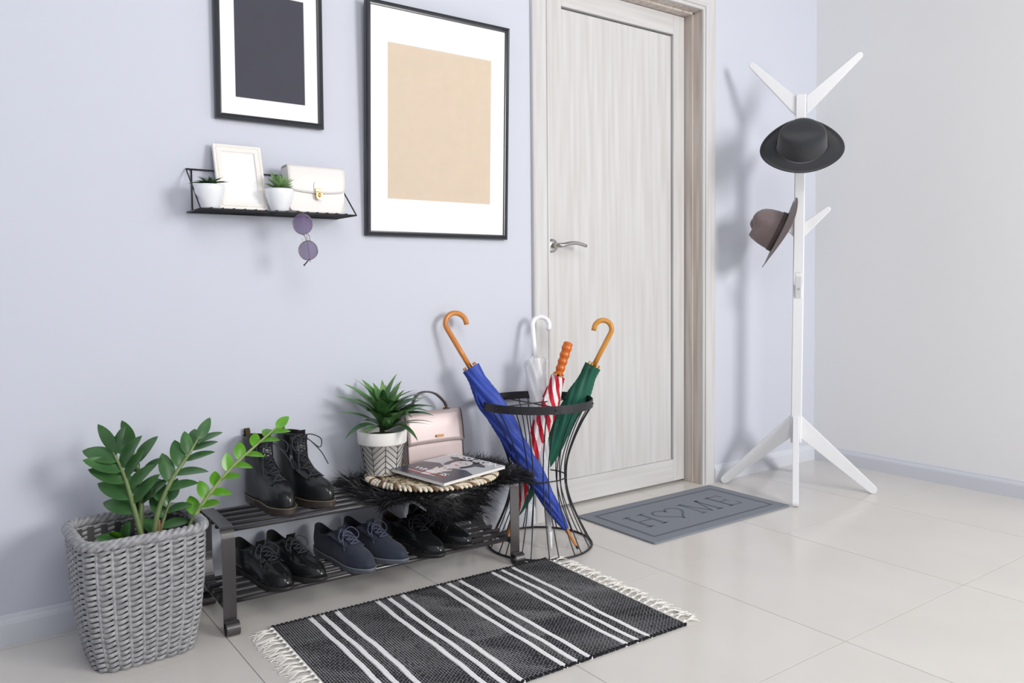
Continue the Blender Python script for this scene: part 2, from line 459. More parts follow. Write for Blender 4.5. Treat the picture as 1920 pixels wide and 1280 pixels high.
def pot_profile(r0, r1, h, t=.003):
    return [(1e-5, 0), (r0 * .86, 0), (r0 * .95, .003), (r0, .010), (r0 + (r1 - r0) * .45, h * .35), (r1 * .985, h * .72), (r1, h - .001), (r1 - .0012, h), (r1 - t, h - .001), (r1 - t - .001, h * .8), (r1 - t - .004, h * .7), (1e-5, h * .7)]
def shelf_succulent(loc, label, m, dark):
    o = thing('potted_succulent', label, 'succulent', loc, rnd.random() * 6, 'succulents on the wire shelf')
    part('pot', MB().lathe(pot_profile(.026, .0385, .062), 36), M_pot, o)
    part('soil', MB().lathe([(.0335, .0520), (.02, .057), (1e-5, .060)], 24), M_soil, o)
    if dark:
        me = leaf_mesh('leaf', .050, .0145, m, bend=.30, fold=.5, shape='strap')
        ring = [(5, 76, .058, .62), (6, 46, .060, .8), (7, 20, .0625, 1.0)]
    else:
        me = leaf_mesh('leaf', .048, .0190, m, bend=-.25, fold=.55, shape='strap')
        ring = [(5, 82, .066, .75), (7, 62, .064, .95), (8, 42, .062, 1.0), (8, 22, .061, .9)]
    for q, (n, el, z, sc) in enumerate(ring):
        for k in range(n):
            a = 2 * math.pi * (k + .45 * q) / n + rnd.uniform(-.12, .12); e = math.radians(el + rnd.uniform(-7, 7))
            leaf_at(o, me, (.004 * math.cos(a), .004 * math.sin(a), z), (math.cos(a) * math.cos(e), math.sin(a) * math.cos(e), math.sin(e)), scale=sc * rnd.uniform(.9, 1.1))
shelf_succulent((.041, -.098, SHZ), 'flat dark-leaved succulent in white pot at the left shelf end', M_succ1, True)
shelf_succulent((.230, -.100, SHZ), 'pale green rosette succulent in white pot between photo frame and white bag', M_succ2, False)

def photo_frame():
    o = thing('photo_frame', 'empty off-white photo frame with wavy line leaning on the wall shelf', 'photo frame', (.138, -.070, SHZ + .001), 0)
    w, h = .132, .190
    tilt = Matrix.Rotation(math.radians(-17), 4, 'X')
    m = mat('off_white_painted_wood', (240, 235, 230), rough=.6, var=.02, vscale=60)
    hw = w / 2; bw = .0215; t = .010
    prof = [(0, 0), (0, t), (.0015, t + .001), (bw - .002, t + .001), (bw, t - .003), (bw, 0)]
    cs = [(-hw, 0), (hw, 0), (hw, h), (-hw, h)]; iw = [(1, 1), (-1, 1), (-1, -1), (1, -1)]
    for k in range(4):
        a, b = cs[k], cs[(k + 1) % 4]; ia, ib = iw[k], iw[(k + 1) % 4]
        r0 = [tilt @ Vector((a[0] + ia[0] * q[0], -q[1], a[1] + ia[1] * q[0])) for q in prof]
        r1 = [tilt @ Vector((b[0] + ib[0] * q[0], -q[1], b[1] + ib[1] * q[0])) for q in prof]
        part('frame_side', MB().loft([r0, r1], smooth=False, cap0=True, cap1=True), m, o)
    part('blank_sheet', MB().box((0, -.004, h / 2), (w - .03, .003, h - .03)).xf(tilt), M_paper, o)
    # wavy incised line around the frame
    pts = []; ins = .0075; W2, H2 = hw - ins, h - 2 * ins
    per = [(-W2, ins, W2, ins), (W2, ins, W2, ins + H2), (W2, ins + H2, -W2, ins + H2), (-W2, ins + H2, -W2, ins)]
    for (xa, za, xb, zb) in per:
        ln = math.hypot(xb - xa, zb - za); n = int(ln / .0016); nx, nz = -(zb - za) / ln, (xb - xa) / ln
        for k in range(n):
            s_ = k / n; d = .0016 * math.sin(s_ * ln / .0105 * 2 * math.pi) + .0007 * math.sin(s_ * ln / .0041 * 2 * math.pi)
            pts.append(tilt @ Vector((xa + (xb - xa) * s_ + nx * d, -t - .0011, za + (zb - za) * s_ + nz * d)))
    part('wavy_line', MB().tube(pts, .00035, 4, closed=True), mat('grey_pencil_line', (176, 170, 162), rough=.8), o)
    part('back_board', MB().box((0, .0005, h / 2), (w - .012, .002, h - .012)).xf(tilt), M_dark, o)
photo_frame()

M_wleather = mat('white_leather', (232, 229, 226), rough=.45, spec=.4, bump=.05, bscale=300)
def rounded_rect(w, h, r, n=5, r_top=None):
    rt = r if r_top is None else r_top
    out = []
    for cx, cz, a0, rr in ((w / 2 - r, r, -90, r), (w / 2 - rt, h - rt, 0, rt), (-w / 2 + rt, h - rt, 90, rt), (-w / 2 + r, r, 180, r)):
        for k in range(n + 1):
            a = math.radians(a0 + 90 * k / n); out.append((cx + rr * math.cos(a), cz + rr * math.sin(a)))
    return out
XZ = Matrix(((1, 0, 0, 0), (0, 0, -1, 0), (0, 1, 0, 0), (0, 0, 0, 1)))   # plane (x, y) -> (x, z), depth z -> -y
def white_clutch():
    o = thing('clutch_bag', 'white leather clutch bag with gold clasp on the wire shelf', 'bag', (.350, -.060, SHZ + .002), math.radians(2))
    o.rotation_euler = (math.radians(-5), 0, math.radians(2))
    w, h, d = .172, .132, .044
    part('body', MB().prism(rounded_rect(w, h, .016, r_top=.004), -d / 2, d / 2, XZ), M_wleather, o, bevel=.0025, segs=3)
    for s_ in (-1, 1):
        part('gusset', MB().loft([[Vector((s_ * (w / 2 - .004 + b), y, z)) for (b, y) in ((0, -d / 2 + .003), (.004, -d * .2), (.0015, 0), (.004, d * .2), (0, d / 2 - .003))] for z in (.012, .05, .09, .122)], closed=False), M_wleather, o)
    # flap wraps the top and comes down over the front
    fl_ = []
    for (y, z) in ((d / 2 + .001, h - .02), (d / 2 + .002, h - .002), (d / 2 - .004, h + .0035), (0, h + .004), (-d / 2 + .002, h + .003), (-d / 2 - .0035, h - .006), (-d / 2 - .005, h - .04), (-d / 2 - .0045, h - .062), (-d / 2 - .0035, h - .072)):
        hw2 = w / 2 + .002 - (.0 if z > h - .065 else .012)
        fl_.append([Vector((x, y - (.0012 * math.cos(x / hw2 * 1.57)), z - (.006 * (1 - (x / hw2) ** 2) if z < h - .05 else 0))) for x in np.linspace(-hw2, hw2, 15)])
    mo = part('flap', MB().loft(fl_, closed=False), M_wleather, o)
    sm = mo.modifiers.new('thickness', 'SOLIDIFY'); sm.thickness = .0022; sm.offset = 1
    tb = part('tab', MB().prism(rounded_rect(.026, .034, .009), 0, .003, Matrix.Translation((0, -d / 2 - .0062, h - .078)) @ XZ), M_wleather, mo, bevel=.001)
    part('clasp', MB().prism(rounded_rect(.0215, .010, .002), 0, .005, Matrix.Translation((0, -d / 2 - .009, h - .0745)) @ XZ), M_gold, o, bevel=.001)
    part('clasp', MB().prism(rounded_rect(.0185, .020, .0085, r_top=.002), 0, .006, Matrix.Translation((0, -d / 2 - .0085, h - .0965)) @ XZ)
         .ball((0, -d / 2 - .0148, h - .084), .0052, 12, 8, (1, .55, 1.35)), M_gold, o, label='gold push lock')
white_clutch()

def sunglasses():
    o = thing('sunglasses', 'round sunglasses with purple lenses hanging from the wire shelf', 'sunglasses', (.286, -.1465, 1.006), math.radians(-34))
    mw = mat('pale_gold_wire', (150, 138, 140), rough=.25, metal=.9)
    ml = mat('purple_tinted_lens', (92, 68, 116), rough=.05, spec=.9, alpha=.80, coat=.8)
    # local frame: X to the right as seen, Z up, front = -Y.  Lenses one above the other.
    for (cx, cz, rx, rz_, tl) in ((-.006, .040, .0262, .0285, -14), (.0075, -.033, .0255, .0270, 12)):
        R = Matrix.Translation((cx, -.012, cz)) @ Matrix.Rotation(math.radians(tl), 4, 'Y')
        ring = [R @ Vector((rx * math.cos(a) * (1 + .05 * math.cos(2 * a)), .003 * math.cos(a) ** 2, rz_ * math.sin(a))) for a in np.linspace(0, 2 * math.pi, 36, endpoint=False)]
        rm = part('rim', MB().tube(ring, .0011, 6, closed=True), mw, o)
        n = 36; vs = [R @ Vector((0, -.0032, 0))]; fs = []
        for q, k in enumerate((.5, .97)):
            vs += [R @ Vector((k * rx * math.cos(a) * (1 + .05 * math.cos(2 * a)), -.0032 * (1 - k * k) + .003 * k * math.cos(a) ** 2, k * rz_ * math.sin(a))) for a in np.linspace(0, 2 * math.pi, n, endpoint=False)]
        for k in range(n):
            j = (k + 1) % n; fs += [(0, 1 + j, 1 + k), (1 + k, 1 + j, 1 + n + j, 1 + n + k)]
        part('lens', MB().add(vs, fs, True), ml, rm)
    part('bridge', MB().tube(spline([(-.004, -.0105, .0115), (.001, -.0145, .004), (.003, -.0105, -.006)], 5), .0011, 6).tube(spline([(.008, -.0105, .0125), (.013, -.014, .004), (.013, -.0105, -.006)], 5), .0010, 6), mw, o)
    for s_ in (-1, 1):
        part('nose_pad', MB().ball((-.007 + s_ * .0015, -.006, .004 + s_ * .006), .004, 8, 6, (.5, .7, 1)), mat('clear_pad', (225, 222, 226), rough=.2), o)
    part('temple', MB().tube(spline([(-.003, -.008, .0685), (-.010, .004, .074), (-.03, .018, .0795), (-.075, .030, .0795), (-.1, .028, .0765)], 6), .0011, 6), mw, o)
    part('temple', MB().tube(spline([(.012, -.008, -.060), (.009, .006, -.062), (.003, .010, -.02), (-.001, .008, .03), (-.004, .007, .060)], 6), .0011, 6), mw, o)
    part('temple_tip', MB().tube(spline([(.009, .004, -.056), (.002, .001, -.064), (-.007, -.003, -.075)], 6), [.0014] * 6 + [.0018] * 5 + [.0026, .0022], 8), mat('dark_tortoise_tip', (52, 44, 52), rough=.25), o)
sunglasses()

# ================================================================== coat rack
RC = Vector((2.364, -.287, 0))
def coat_rack():
    a0 = math.radians(180 + 34.8)                 # front arm direction
    o = thing('coat_rack', 'white wooden tree coat rack standing in the corner', 'coat rack', RC, a0)
    # local +X = towards the room (front), +Y = right in the photo... legs on four sides
    tx, ty = -.004, .0075                          # slight lean of the pole per metre
    wd = .044
    shear = lambda x, y, z: Vector((x + tx * z, y + ty * z, z))
    rings = [[shear(x * k, y * k, z) for x, y in rect2(wd, wd, .004)] for z, k in ((.195, .9), (.198, 1), (.9, 1), (1.642, .92), (1.646, .86))]
    part('pole', MB().loft(rings, smooth=False, cap0=True, cap1=True), M_white, o)
    def board(outline, th, ang, m=M_white, name='arm', label=None, bevel=.003):
        """outline in (distance from pole axis, height), extruded th across"""
        Rm = Matrix.Rotation(ang, 4, 'Z')
        M = Rm @ Matrix(((1, 0, 0, 0), (0, 0, -1, 0), (0, 1, 0, 0), (0, 0, 0, 1)))
        mb = MB().prism(outline, -th / 2, th / 2, M)
        zc = sum(q[1] for q in outline) / len(outline)
        mb.xf(Matrix.Translation((tx * zc, ty * zc, 0)))
        return part(name, mb, m, o, label=label, bevel=bevel)
    def limb(r0, z0a, z0b, r1, z1, w1):
        """tapered board from the pole (r0, between z0a..z0b) to a rounded tip at (r1, z1)"""
        c = Vector((r1, z1)); d = (c - Vector((r0, (z0a + z0b) / 2))).normalized(); nrm = Vector((-d.y, d.x))
        tip = [c + nrm * (w1 / 2 * math.cos(t)) * -1 + d * (w1 / 2 * math.sin(t)) for t in np.linspace(0, math.pi, 7)]
        lo, hi = (r0, min(z0a, z0b)), (r0, max(z0a, z0b))
        return [lo] + [(q.x, q.y) for q in tip] + [hi]
    h = wd / 2 - .001
    R_, L_, B_ = math.pi / 2, -math.pi / 2, math.pi
    for ang, rr in ((0, .300), (B_, .300), (R_, .300), (L_, .290)):
        lg = limb(h, .215, .310, rr, .017, .034)
        lo_ = board(lg, .024, ang, name='leg', bevel=.002)
        if ang == 0: fl_ = lo_
    part('bolt', MB().lathe([(1e-5, .003), (.004, .003), (.0045, 0)], 12, Matrix.Translation((.045, .002, .275)) @ Matrix.Rotation(math.radians(90), 4, 'Y') ), M_steel, fl_)
    board(limb(h, 1.560, 1.640, .222, 1.785, .026), .024, R_)
    board(limb(h, 1.560, 1.640, .196, 1.785, .026), .024, L_)
    board(limb(h, 1.345, 1.405, .120, 1.462, .022), .022, 0)
    board(limb(h, 1.345, 1.405, .120, 1.462, .022), .022, B_)
    board(limb(h, 1.060, 1.120, .112, 1.170, .022), .022, R_, name='hook')
    board(limb(h, 1.060, 1.120, .112, 1.170, .022), .022, L_, name='hook')
    hk = board(limb(h, .800, .850, .095, .900, .022), .026, 0, name='hook')
    part('bolt', MB().lathe([(1e-5, .003), (.0035, .003), (.004, 0)], 12, Matrix.Translation((.058, .010, .842)) @ Matrix.Rotation(math.radians(60), 4, 'Y')), M_steel, hk)
coat_rack()

def hat(name, label, loc, axis, xdir, m, brim_r, crown_r, crown_h, saddle, pinch, band_m, fedora):
    M = frame_z(loc, axis, xdir)
    o = thing(name, label, 'hat', (0, 0, 0), 0, 'hats on the coat rack'); o.matrix_world = M
    n = 64
    def brimz(r, a):
        t = (r - crown_r) / (brim_r - crown_r)
        return saddle * t ** 1.6 * math.cos(2 * a) - .012 * t * t + (.010 * max(0, t - .8) * 5 * (1 if not fedora else .4))
    ex = lambda a: 1 + .10 * math.cos(2 * a)         # oval head opening, longer on local X
    mb = MB(); rings = []
    for r in np.linspace(crown_r, brim_r, 9):
        rings.append([Vector((r * ex(a) * math.cos(a), r * math.sin(a), brimz(r, a))) for a in np.linspace(0, 2 * math.pi, n, endpoint=False)])
    mb.loft(rings)
    b = part('brim', mb, m, o)
    s_ = b.modifiers.new('thickness', 'SOLIDIFY'); s_.thickness = .003; s_.offset = 0
    rings = []
    prof = [(1.0, 0), (.985, .12), (.965, .35), (.94, .62), (.90, .82), (.84, .93), (.72, .99), (.5, 1.0), (.25, .995), (.001, .99)] if not fedora else \
           [(1.0, 0), (.985, .12), (.955, .35), (.90, .60), (.82, .80), (.72, .92), (.58, .99), (.4, 1.0), (.2, .97), (.001, .95)]
    for (k, z) in prof:
        ring = []
        for a in np.linspace(0, 2 * math.pi, n, endpoint=False):
            x, y = crown_r * k * ex(a) * math.cos(a), crown_r * k * math.sin(a)
            zz = z * crown_h
            if fedora:
                tp = max(0, min(1, (z - .5) / .45))
                xn = x / (crown_r * .8)
                zz += tp * (.010 * math.exp(-((xn - .1) / .5) ** 2) - .013 * math.exp(-((xn + .45) / .28) ** 2) + .006 * math.exp(-((xn + .95) / .25) ** 2))
                cr = math.exp(-(y / .016) ** 2) * tp                  # centre dent along the top
                zz -= .018 * cr
                fr = max(0, -x / (crown_r * 1.1)) * max(0, min(1, (z - .3) / .5))          # front pinch
                y *= 1 - pinch * fr
            else:
                cr = math.exp(-((y) / .045) ** 2) * max(0, min(1, (z - .85) / .14)); zz -= .010 * cr
            ring.append(Vector((x, y, zz)))
        rings.append(ring)
    part('crown', MB().loft(rings, cap1=True), m, o)
    if band_m:
        rings = [[Vector((crown_r * k * ex(a) * math.cos(a), crown_r * k * math.sin(a), z)) for a in np.linspace(0, 2 * math.pi, n, endpoint=False)] for k, z in ((1.0, .002), (1.022, .003), (1.012, .022), (.985, .0225))]
        rb_ = part('ribbon', MB().loft(rings), band_m, o)
        part('ribbon_bow', MB().box((0, crown_r * 1.01, .013), (.028, .008, .019)), band_m, rb_, bevel=.002)
    return o
M_felt_k = mat('black_wool_felt', (54, 55, 59), rough=.95, spec=.15, sheen=.35, var=.06, vscale=30, bump=.15, bscale=500)
M_felt_b = mat('taupe_wool_felt', (122, 108, 108), rough=.95, spec=.15, sheen=.3, var=.05, vscale=30, bump=.15, bscale=500)
vf = Vector((-.80, -.60, 0))                 # towards the viewer
vl = Vector((-.60, .80, 0))                  # left in the photo
hat('hat', 'black felt hat hanging on the front arm of the coat rack', RC + vf * .115 - vl * .012 + Vector((0, 0, 1.415)), vf * .82 + Vector((0, 0, .57)), vl, M_felt_k, .147, .088, .092, -.010, 0, None, False)
hat('hat', 'taupe felt fedora with brown ribbon on the left coat rack hook', RC + vl * .068 + vf * .030 + Vector((0, 0, 1.077)), vl * .88 + vf * .06 + Vector((0, 0, .42)), (.10, .20, .98), M_felt_b, .146, .078, .118, .012, .30, mat('brown_grosgrain_ribbon', (72, 58, 58), rough=.6), True)

# ================================================================== doormat
def doormat():
    o = thing('doormat', 'grey doormat reading HOME with a heart in front of the door', 'doormat', (1.730, -.246, 0), 0)
    W_, H_ = .746, .402
    m = mat('grey_rubber_felt', (132, 137, 146), rough=.95, spec=.15, var=.10, vscale=500, bump=.25, bscale=900)
    mg = mat('dark_grey_pressed_line', (102, 106, 116), rough=.9, spec=.15, var=.06, vscale=500)
    part('mat_body', MB().prism([(x, z - H_ / 2) for x, z in rounded_rect(W_, H_, .008)], .0005, .0062), m, o, bevel=.0015)
    def strip(pts, w, name='letter_stroke'):
        mb = MB().sweep([(x, y, .0063) for x, y in pts], rect2(w, .0010), side=None)
    def poly(name, polys, lab=None):
        mb = MB()
        for q in polys: mb.prism(q, .0060, .0068)
        return part(name, mb, mg, o, label=lab)
    b = .045; t = .010; hx, hy = W_ / 2 - b, H_ / 2 - b
    poly('border_line', [[(-hx, -hy), (hx, -hy), (hx - t, -hy + t), (-hx + t, -hy + t)], [(hx, -hy), (hx, hy), (hx - t, hy - t), (hx - t, -hy + t)],
                         [(hx, hy), (-hx, hy), (-hx + t, hy - t), (hx - t, hy - t)], [(-hx, hy), (-hx, -hy), (-hx + t, -hy + t), (-hx + t, hy - t)]])
    R = lambda x0, y0, x1, y1: [(x0, y0), (x1, y0), (x1, y1), (x0, y1)]
    hh = .066; st = .012; sf = .006
    def H(cx):
        w = .036
        return [R(cx - w - st / 2, -hh, cx - w + st / 2, hh), R(cx + w - st / 2, -hh, cx + w + st / 2, hh), R(cx - w + st / 2, -.004, cx + w - st / 2, .004)] + \
               [R(cx + s * w - .019, q * hh - (sf if q > 0 else 0), cx + s * w + .019, q * hh + (0 if q > 0 else sf)) for s in (-1, 1) for q in (-1, 1)]
    def E_(cx):
        w = .034
        return [R(cx - w, -hh, cx - w + st, hh), R(cx - w - .010, hh - sf, cx + w, hh), R(cx - w - .010, -hh, cx + w, -hh + sf), R(cx - w + st, -.004, cx + .016, .003),
                [(cx + w - .006, hh - sf), (cx + w, hh - sf), (cx + w + .002, hh - .030), (cx + w - .002, hh - .030)], [(cx + w - .006, -hh + sf), (cx + w - .002, -hh + .032), (cx + w + .002, -hh + .032), (cx + w, -hh + sf)],
                R(cx + .013, -.014, cx + .017, .013)]
    def M_(cx):
        w = .050
        return [R(cx - w, -hh, cx - w + .006, hh), R(cx + w - .011, -hh, cx + w, hh), [(cx - w, hh), (cx - w + .013, hh), (cx + .003, -hh + .006), (cx - .003, -hh)],
                [(cx + w - .008, hh), (cx + w, hh), (cx + .003, -hh), (cx - .003, -hh + .006)], R(cx - w - .013, -hh, cx - w + .018, -hh + sf), R(cx + w - .024, -hh, cx + w + .012, -hh + sf),
                R(cx - w - .012, hh - sf, cx - w + .010, hh), R(cx + w - .008, hh - sf, cx + w + .012, hh)]
    poly('letter', H(-.215), 'letter H'); poly('letter', M_(.080), 'letter M'); poly('letter', E_(.222), 'letter E')
    hp = []
    for k in range(41):
        a = 2 * math.pi * k / 40
        hp.append((16 * math.sin(a) ** 3, 13 * math.cos(a) - 5 * math.cos(2 * a) - 2 * math.cos(3 * a) - math.cos(4 * a)))
    sc = .0042; hp = [(-.075 + x * sc, .008 + y * sc) for x, y in hp[:-1]]
    mb = MB().sweep([(x, y, .0064) for x, y in hp], rect2(.0008, .0085), side=(0, 0, 1), closed=True, smooth=False)
    part('heart', mb, mg, o, label='outlined heart in place of the letter O')
doormat()

# ================================================================== striped rug
def rug():
    x0, x1, y0, y1 = .100, .972, -.926, -.326
    o = thing('rug', 'black and white striped woven rug with white fringe', 'rug', ((x0 + x1) / 2, (y0 + y1) / 2, 0), math.radians(-1.6))
    L, H_ = x1 - x0, y1 - y0
    def rugmat(name, c, speck, sc):
        m = bpy.data.materials.new(name); m.use_nodes = True; nt = m.node_tree; b = nt.nodes['Principled BSDF']
        b.inputs['Roughness'].default_value = .95; b.inputs['Specular IOR Level'].default_value = .15
        tc = nt.nodes.new('ShaderNodeTexCoord'); br = nt.nodes.new('ShaderNodeTexBrick')
        mp = nt.nodes.new('ShaderNodeMapping'); mp.inputs['Rotation'].default_value = (0, 0, math.pi / 2); mp.inputs['Scale'].default_value = (1, 1, 1)
        nt.links.new(tc.outputs['Object'], mp.inputs['Vector']); nt.links.new(mp.outputs[0], br.inputs['Vector'])
        br.inputs['Color1'].default_value = (*lin(c), 1); br.inputs['Color2'].default_value = (*[k * 1.5 for k in lin(c)], 1); br.inputs['Mortar'].default_value = (*lin(speck), 1)
        br.inputs['Scale'].default_value = 1.0; br.inputs['Mortar Size'].default_value = .0006; br.inputs['Mortar Smooth'].default_value = .2
        br.inputs['Brick Width'].default_value = .0105; br.inputs['Row Height'].default_value = .0062
        n = nt.nodes.new('ShaderNodeTexNoise'); n.inputs['Scale'].default_value = 90; nt.links.new(tc.outputs['Object'], n.inputs['Vector'])
        cr = nt.nodes.new('ShaderNodeMapRange'); cr.inputs[1].default_value = .22; cr.inputs[2].default_value = .45; nt.links.new(n.outputs['Fac'], cr.inputs[0])
        mx = nt.nodes.new('ShaderNodeMix'); mx.data_type = 'RGBA'; mx.inputs[6].default_value = (*lin(c), 1)
        nt.links.new(cr.outputs[0], mx.inputs[0]); nt.links.new(br.outputs['Color'], mx.inputs[7]); nt.links.new(mx.outputs[2], b.inputs['Base Color'])
        return m
    mk = rugmat('charcoal_cotton_weave', (44, 44, 48), (166, 166, 168), 1)
    mw = mat('white_cotton_weave', (246, 245, 246), rough=.95, spec=.1, bump=.5, bscale=400)
    cent = [.102, .134, .173, .290, .326, .365, .480, .515, .554, .668, .704, .743]     # stripe centres from the left end
    sw = .0135
    edges = [0.0]; kinds = []
    for c in cent:
        edges += [c - sw / 2, c + sw / 2]; kinds += ['k', 'w']
    edges.append(L); kinds.append('k')
    pitch = .0062
    def wav(x, y): return .0016 * math.sin(y * 15 + x * 9) + .0008 * math.sin(y * 47 + x * 31)
    for e0, e1, k in zip(edges[:-1], edges[1:], kinds):
        n = max(2, round((e1 - e0) / pitch)); vs = []; fs = []
        sub = 4; ny = 60; cols = n * sub + 1
        for i in range(cols):
            x = e0 + (e1 - e0) * i / (n * sub); ph = (i % sub) / sub; row = i // sub
            bump_ = .0016 * abs(math.sin(math.pi * i / sub)) ** .6
            for j in range(ny + 1):
                y = -H_ / 2 + H_ * j / ny
                end = .0035 * abs(math.sin(math.pi * i / sub)) ** .5 * (1 if j in (0, ny) else 0) * (1 if j == ny else -1)
                zz = .0035 + bump_ * (1 if .02 < j / ny < .98 else 1.4) + .0006 * math.sin(j * 2.1 + row * 3.14)
                vs.append((x - L / 2 + (wav(x, y) if 0 < x < L else 0), y + end, zz))
        for i in range(cols - 1):
            for j in range(ny):
                a = i * (ny + 1) + j; fs.append((a, a + ny + 1, a + ny + 2, a + 1))
        # skirts on the two long edges
        b0 = len(vs)
        for j in (0, ny):
            for i in range(cols):
                q = vs[i * (ny + 1) + j]; vs.append((q[0], q[1], .0003))
        for i in range(cols - 1):
            fs.append((i * (ny + 1), b0 + i, b0 + i + 1, (i + 1) * (ny + 1)))
            a = b0 + cols + i; fs.append((i * (ny + 1) + ny, (i + 1) * (ny + 1) + ny, a + 1, a))
        part('white_stripe' if k == 'w' else 'dark_band', MB().add(vs, fs, True), mw if k == 'w' else mk, o)
    # knotted edging cord loops of black yarn on both long sides
    for s_ in (-1, 1):
        pts = [(-L / 2 + L * i / 240, s_ * (H_ / 2 + .0015 + .0012 * math.sin(i * 1.3)), .0042 + .0012 * math.sin(i * 1.9)) for i in range(241)]
        part('selvedge', MB().tube(pts, [.0030 + .0009 * math.sin(i * 1.9 + 1) for i in range(241)], 7), mat('black_cotton_cord', (36, 36, 40), rough=.95, spec=.1), o)
    mf = mat('white_cotton_fringe', (236, 233, 228), rough=.95, spec=.1)
    for s_ in (-1, 1):
        part('hem', MB().tube([(s_ * (L / 2 + .001), -H_ / 2 + H_ * j / 40, .0035) for j in range(41)], .0026, 6), mf, o)
    var = []
    for v in range(5):
        mb = MB(); r2 = random.Random(v)
        mb.tube(spline([(0, 0, .003), (.006, .0, .006), (.012, 0, .0035)], 3), [.0016, .0022, .003, .0036, .003, .0022, .0020], 6)
        for k in range(7):
            a = r2.uniform(-.42, .42); ln = r2.uniform(.034, .058)
            mb.tube(spline([(.010, 0, .0035), (.010 + ln * .4, ln * .4 * math.sin(a * .6), .0055 + r2.uniform(-.001, .003)), (.010 + ln * .75, ln * .75 * math.sin(a), .003 + r2.uniform(0, .002)), (.010 + ln, ln * math.sin(a) * 1.15 + r2.uniform(-.004, .004), .0014)], 4), .00105, 5)
        var.append(mb.mesh('tassel', mf))
    for s_ in (-1, 1):
        n = 25
        for k in range(n):
            y = -H_ / 2 + .012 + (H_ - .024) * k / (n - 1)
            M = Matrix.Translation((s_ * L / 2, y, 0)) @ Matrix.Rotation((0 if s_ > 0 else math.pi) + rnd.uniform(-.38, .38), 4, 'Z')
            inst('tassel', var[rnd.randrange(5)], o, M)
rug()
# ================================================================== umbrella stand
UC = Vector((1.062, -.202, 0))
def umbrella_stand():
    o = thing('umbrella_stand', 'black wire hourglass umbrella stand beside the door', 'umbrella stand', UC, 0)
    lx, ly = -.022, .0                                         # the stand leans a little: shift per metre of height
    def circ(r, z, n=56): return [(r * math.cos(2 * math.pi * k / n) + lx * z, r * math.sin(2 * math.pi * k / n) + ly * z, z) for k in range(n)]
    tr = part('top_ring', MB().sweep(circ(.186, .480), rect2(.026, .0032), side=(0, 0, 1), closed=True, smooth=False), M_blackmetal, o)
    part('middle_ring', MB().tube(circ(.094, .232), .0023, 7, closed=True), M_blackmetal, o)
    part('base_ring', MB().tube(circ(.174, .0035), .0035, 7, closed=True), M_blackmetal, o)
    prof = [(.174, .0035), (.150, .050), (.118, .120), (.0985, .185), (.0945, .235), (.100, .290), (.120, .350), (.150, .415), (.183, .470)]
    for k in range(24):
        a = 2 * math.pi * (k // 2) / 12 + (.10 if k % 2 else -.10) * .9 + .13
        pts = spline([(r * math.cos(a) + lx * z, r * math.sin(a) + ly * z, z) for r, z in prof], 4)
        part('wire', MB().tube(pts, .0020, 6), M_blackmetal, o)
    part('cross_bar', MB().tube([(-.194, 0, .478), (.173, 0, .478)], .0022, 6), M_blackmetal, o)
    part('cross_bar', MB().tube([(-.010, -.184, .4735), (-.010, .184, .4735)], .0022, 6), M_blackmetal, o)
    for k in range(6):
        a = math.pi * k / 3 + .2
        part('rivet', MB().ball((.1885 * math.cos(a) - .0105, .1885 * math.sin(a), .480), .0032, 8, 5), M_blackmetal, tr)
umbrella_stand()

def stripe_mat(name, c0, c1, arms, twist):
    m = bpy.data.materials.new(name); m.use_nodes = True; nt = m.node_tree; b = nt.nodes['Principled BSDF']
    b.inputs['Roughness'].default_value = .5; b.inputs['Specular IOR Level'].default_value = .35
    tc = nt.nodes.new('ShaderNodeTexCoord'); sp = nt.nodes.new('ShaderNodeSeparateXYZ'); nt.links.new(tc.outputs['Object'], sp.inputs[0])
    def math_(op, a, bb=None):
        n = nt.nodes.new('ShaderNodeMath'); n.operation = op
        for i, q in enumerate((a, bb)):
            if q is None: continue
            if isinstance(q, (int, float)): n.inputs[i].default_value = q
            else: nt.links.new(q, n.inputs[i])
        return n.outputs[0]
    ang = math_('ARCTAN2', sp.outputs[1], sp.outputs[0])
    ph = math_('ADD', math_('MULTIPLY', ang, float(arms)), math_('MULTIPLY', sp.outputs[2], twist))
    f = math_('GREATER_THAN', math_('SINE', ph), 0.05)
    mx = nt.nodes.new('ShaderNodeMix'); mx.data_type = 'RGBA'; nt.links.new(f, mx.inputs[0])
    mx.inputs[6].default_value = (*lin(c0), 1); mx.inputs[7].default_value = (*lin(c1), 1)
    nt.links.new(mx.outputs[2], b.inputs['Base Color'])
    return m
M_beech = tri_mix_mat('varnished_beech', [(176, 104, 42), (200, 126, 58), (214, 144, 76)], 10, (1, 1, .12), .25, .3, .7, spec=.5)
M_beech2 = tri_mix_mat('honey_varnished_wood', [(176, 112, 36), (200, 136, 54), (214, 154, 70)], 10, (1, 1, .12), .25, .3, .7, spec=.5)

